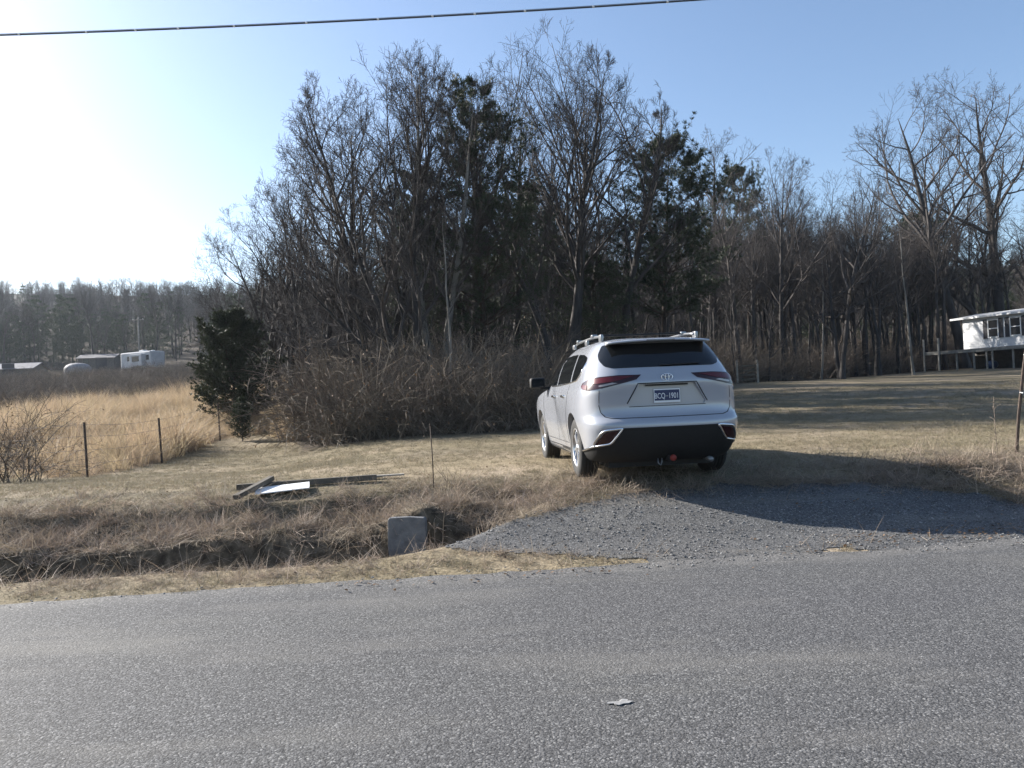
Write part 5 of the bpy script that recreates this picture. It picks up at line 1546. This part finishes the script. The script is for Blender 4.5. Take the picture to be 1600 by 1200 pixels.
# ------------------------------------------------------------------ loose stones, leaves, scraps
def pebble(seed):
    rg = np.random.RandomState(seed)
    bm = bmesh.new(); bmesh.ops.create_icosphere(bm, subdivisions=1, radius=1.0)
    for v in bm.verts: v.co = v.co * (0.75 + 0.5 * rg.rand())
    bmesh.ops.scale(bm, vec=(1.2, 0.9, 0.6), verts=bm.verts)
    me = bm_mesh(bm, 'pebble'); me.materials.append(M['pebble']); return obj('pebble_source', me, link=False)
M['pebble'] = mat('pebble', (0.15, 0.148, 0.145), jitter=0.65, rough=0.85)
S_peb = [pebble(i) for i in range(3)]
rng = np.random.RandomState(33)
x, y = rand_xy(22000, 5.8, 9.6)
u, v = uv(x, y)
ok = (gravel(u, v) > -0.12) & (v > 6.5) | ((np.abs(v - edge_v(u)) < 0.12) & (rng.rand(len(x)) < 0.25))
x, y = x[ok], y[ok]
g = scatter('loose_gravel', np.stack([x, y, height(x, y) + 0.012], -1), rng.rand(len(x)) * 6.28, rng.normal(0, 0.3, len(x)), 0.003 + 0.010 * rng.rand(len(x)) ** 3, rng.randint(0, 3, len(x)), S_peb)
tag(g, 'loose grey stones of the gravel driveway apron and road edge', 'gravel', kind='stuff')

def leaf(seed):
    rg = np.random.RandomState(seed)
    t = np.linspace(0, 1, 6); w = np.sin(np.pi * t ** 0.8) * 0.36
    V = []
    for a, b in zip(t, w): V += [(a - 0.5, -b, 0.22 * b + 0.1 * math.sin(a * 3 + seed)), (a - 0.5, b, 0.25 * b + 0.12 * math.sin(a * 4 + seed))]
    me = mesh_np('leaf', V, [(2 * i, 2 * i + 1, 2 * i + 3, 2 * i + 2) for i in range(5)]); me.materials.append(M['dead_leaf']); return obj('leaf_source', me, link=False)
S_leaf = [leaf(i) for i in range(3)]
parts = []
for (px, py, sx, sy, n) in ((1375, 838, 0.35, 0.12, 45), (1530, 830, 0.40, 0.14, 70), (1290, 850, 0.5, 0.12, 20), (860, 888, 0.6, 0.08, 30), (640, 900, 0.9, 0.12, 25)):
    dd = 1.5 * FPX / (py - hor(px)); xx = ray(px, py, dd).x
    parts.append(np.stack([rng.normal(xx, sx, n), rng.normal(dd, sy, n)], -1))
pp = np.concatenate(parts)
pp = np.concatenate([pp, np.stack(rand_xy(500, 6.8, 12), -1)])
g = scatter('fallen_leaves', np.stack([pp[:, 0], pp[:, 1], height(pp[:, 0], pp[:, 1]) + 0.022], -1), rng.rand(len(pp)) * 6.28, rng.normal(0, 0.3, len(pp)), 0.024 + 0.02 * rng.rand(len(pp)), rng.randint(0, 3, len(pp)), S_leaf)
tag(g, 'small brown fallen leaves at the road edge and on the apron', 'leaves', kind='stuff')
def scrap(px, py, sx, sy, label, h0, cat, name):
    dd = (CAM_Z - h0) * FPX / (py - hor(px)); xx = ray(px, py, dd).x
    rg = np.random.RandomState(int(px)); n = 14
    a = np.linspace(0, 6.283, n, endpoint=False); r = np.convolve(np.tile(rg.uniform(0.2, 1.3, n), 3), [0.15, 0.7, 0.15], 'same')[n:2 * n]
    bm = bmesh.new()
    top = [bm.verts.new((math.cos(t) * q * sx, math.sin(t) * q * sy, 0.006 + 0.003 * rg.rand())) for t, q in zip(a, r)]
    bot = [bm.verts.new((v_.co.x, v_.co.y, v_.co.z - 0.003)) for v_ in top]
    c1, c0 = bm.verts.new((0, 0, 0.009)), bm.verts.new((0, 0, 0.006))
    for i in range(n):
        j = (i + 1) % n
        bm.faces.new((top[i], top[j], c1)); bm.faces.new((bot[j], bot[i], c0)); bm.faces.new((top[j], top[i], bot[i], bot[j]))
    o = obj(name, bm_mesh(bm, name), M['scrap'], None, (xx, dd, hz(xx, dd) + 0.004), (0, 0, 0.15))
    return tag(o, label, cat)
M['scrap'] = mat('pale_scrap', (0.20, 0.197, 0.192), (0.30, 0.296, 0.29), 30, 0.9)
scrap(970, 1097, 0.07, 0.032, 'crumpled pale paper scrap lying on the road in front', 0.0, 'litter', 'paper_scrap')
sc_ = scrap(1202, 813, 0.04, 0.015, 'tiny white scrap lying on the driveway gravel below the car shadow', 0.08, 'litter', 'plastic_scrap'); sc_.rotation_euler.z = -0.7

# ------------------------------------------------------------------ the air
bm = bmesh.new(); box_bm(bm, 900, 560, 62, (0, 225, 28))
hzm = bpy.data.materials.new('haze'); hzm.use_nodes = True
nt = hzm.node_tree; nt.nodes.clear()
pv = nt.nodes.new('ShaderNodeVolumePrincipled'); om = nt.nodes.new('ShaderNodeOutputMaterial')
pv.inputs['Color'].default_value = (0.78, 0.88, 1.0, 1); pv.inputs['Density'].default_value = 0.0002; pv.inputs['Anisotropy'].default_value = 0.35
nt.links.new(pv.outputs['Volume'], om.inputs['Volume'])
haze = obj('haze', bm_mesh(bm, 'haze'), hzm)
tag(haze, 'thin pale haze hanging over the fields and hills', 'haze', kind='stuff')
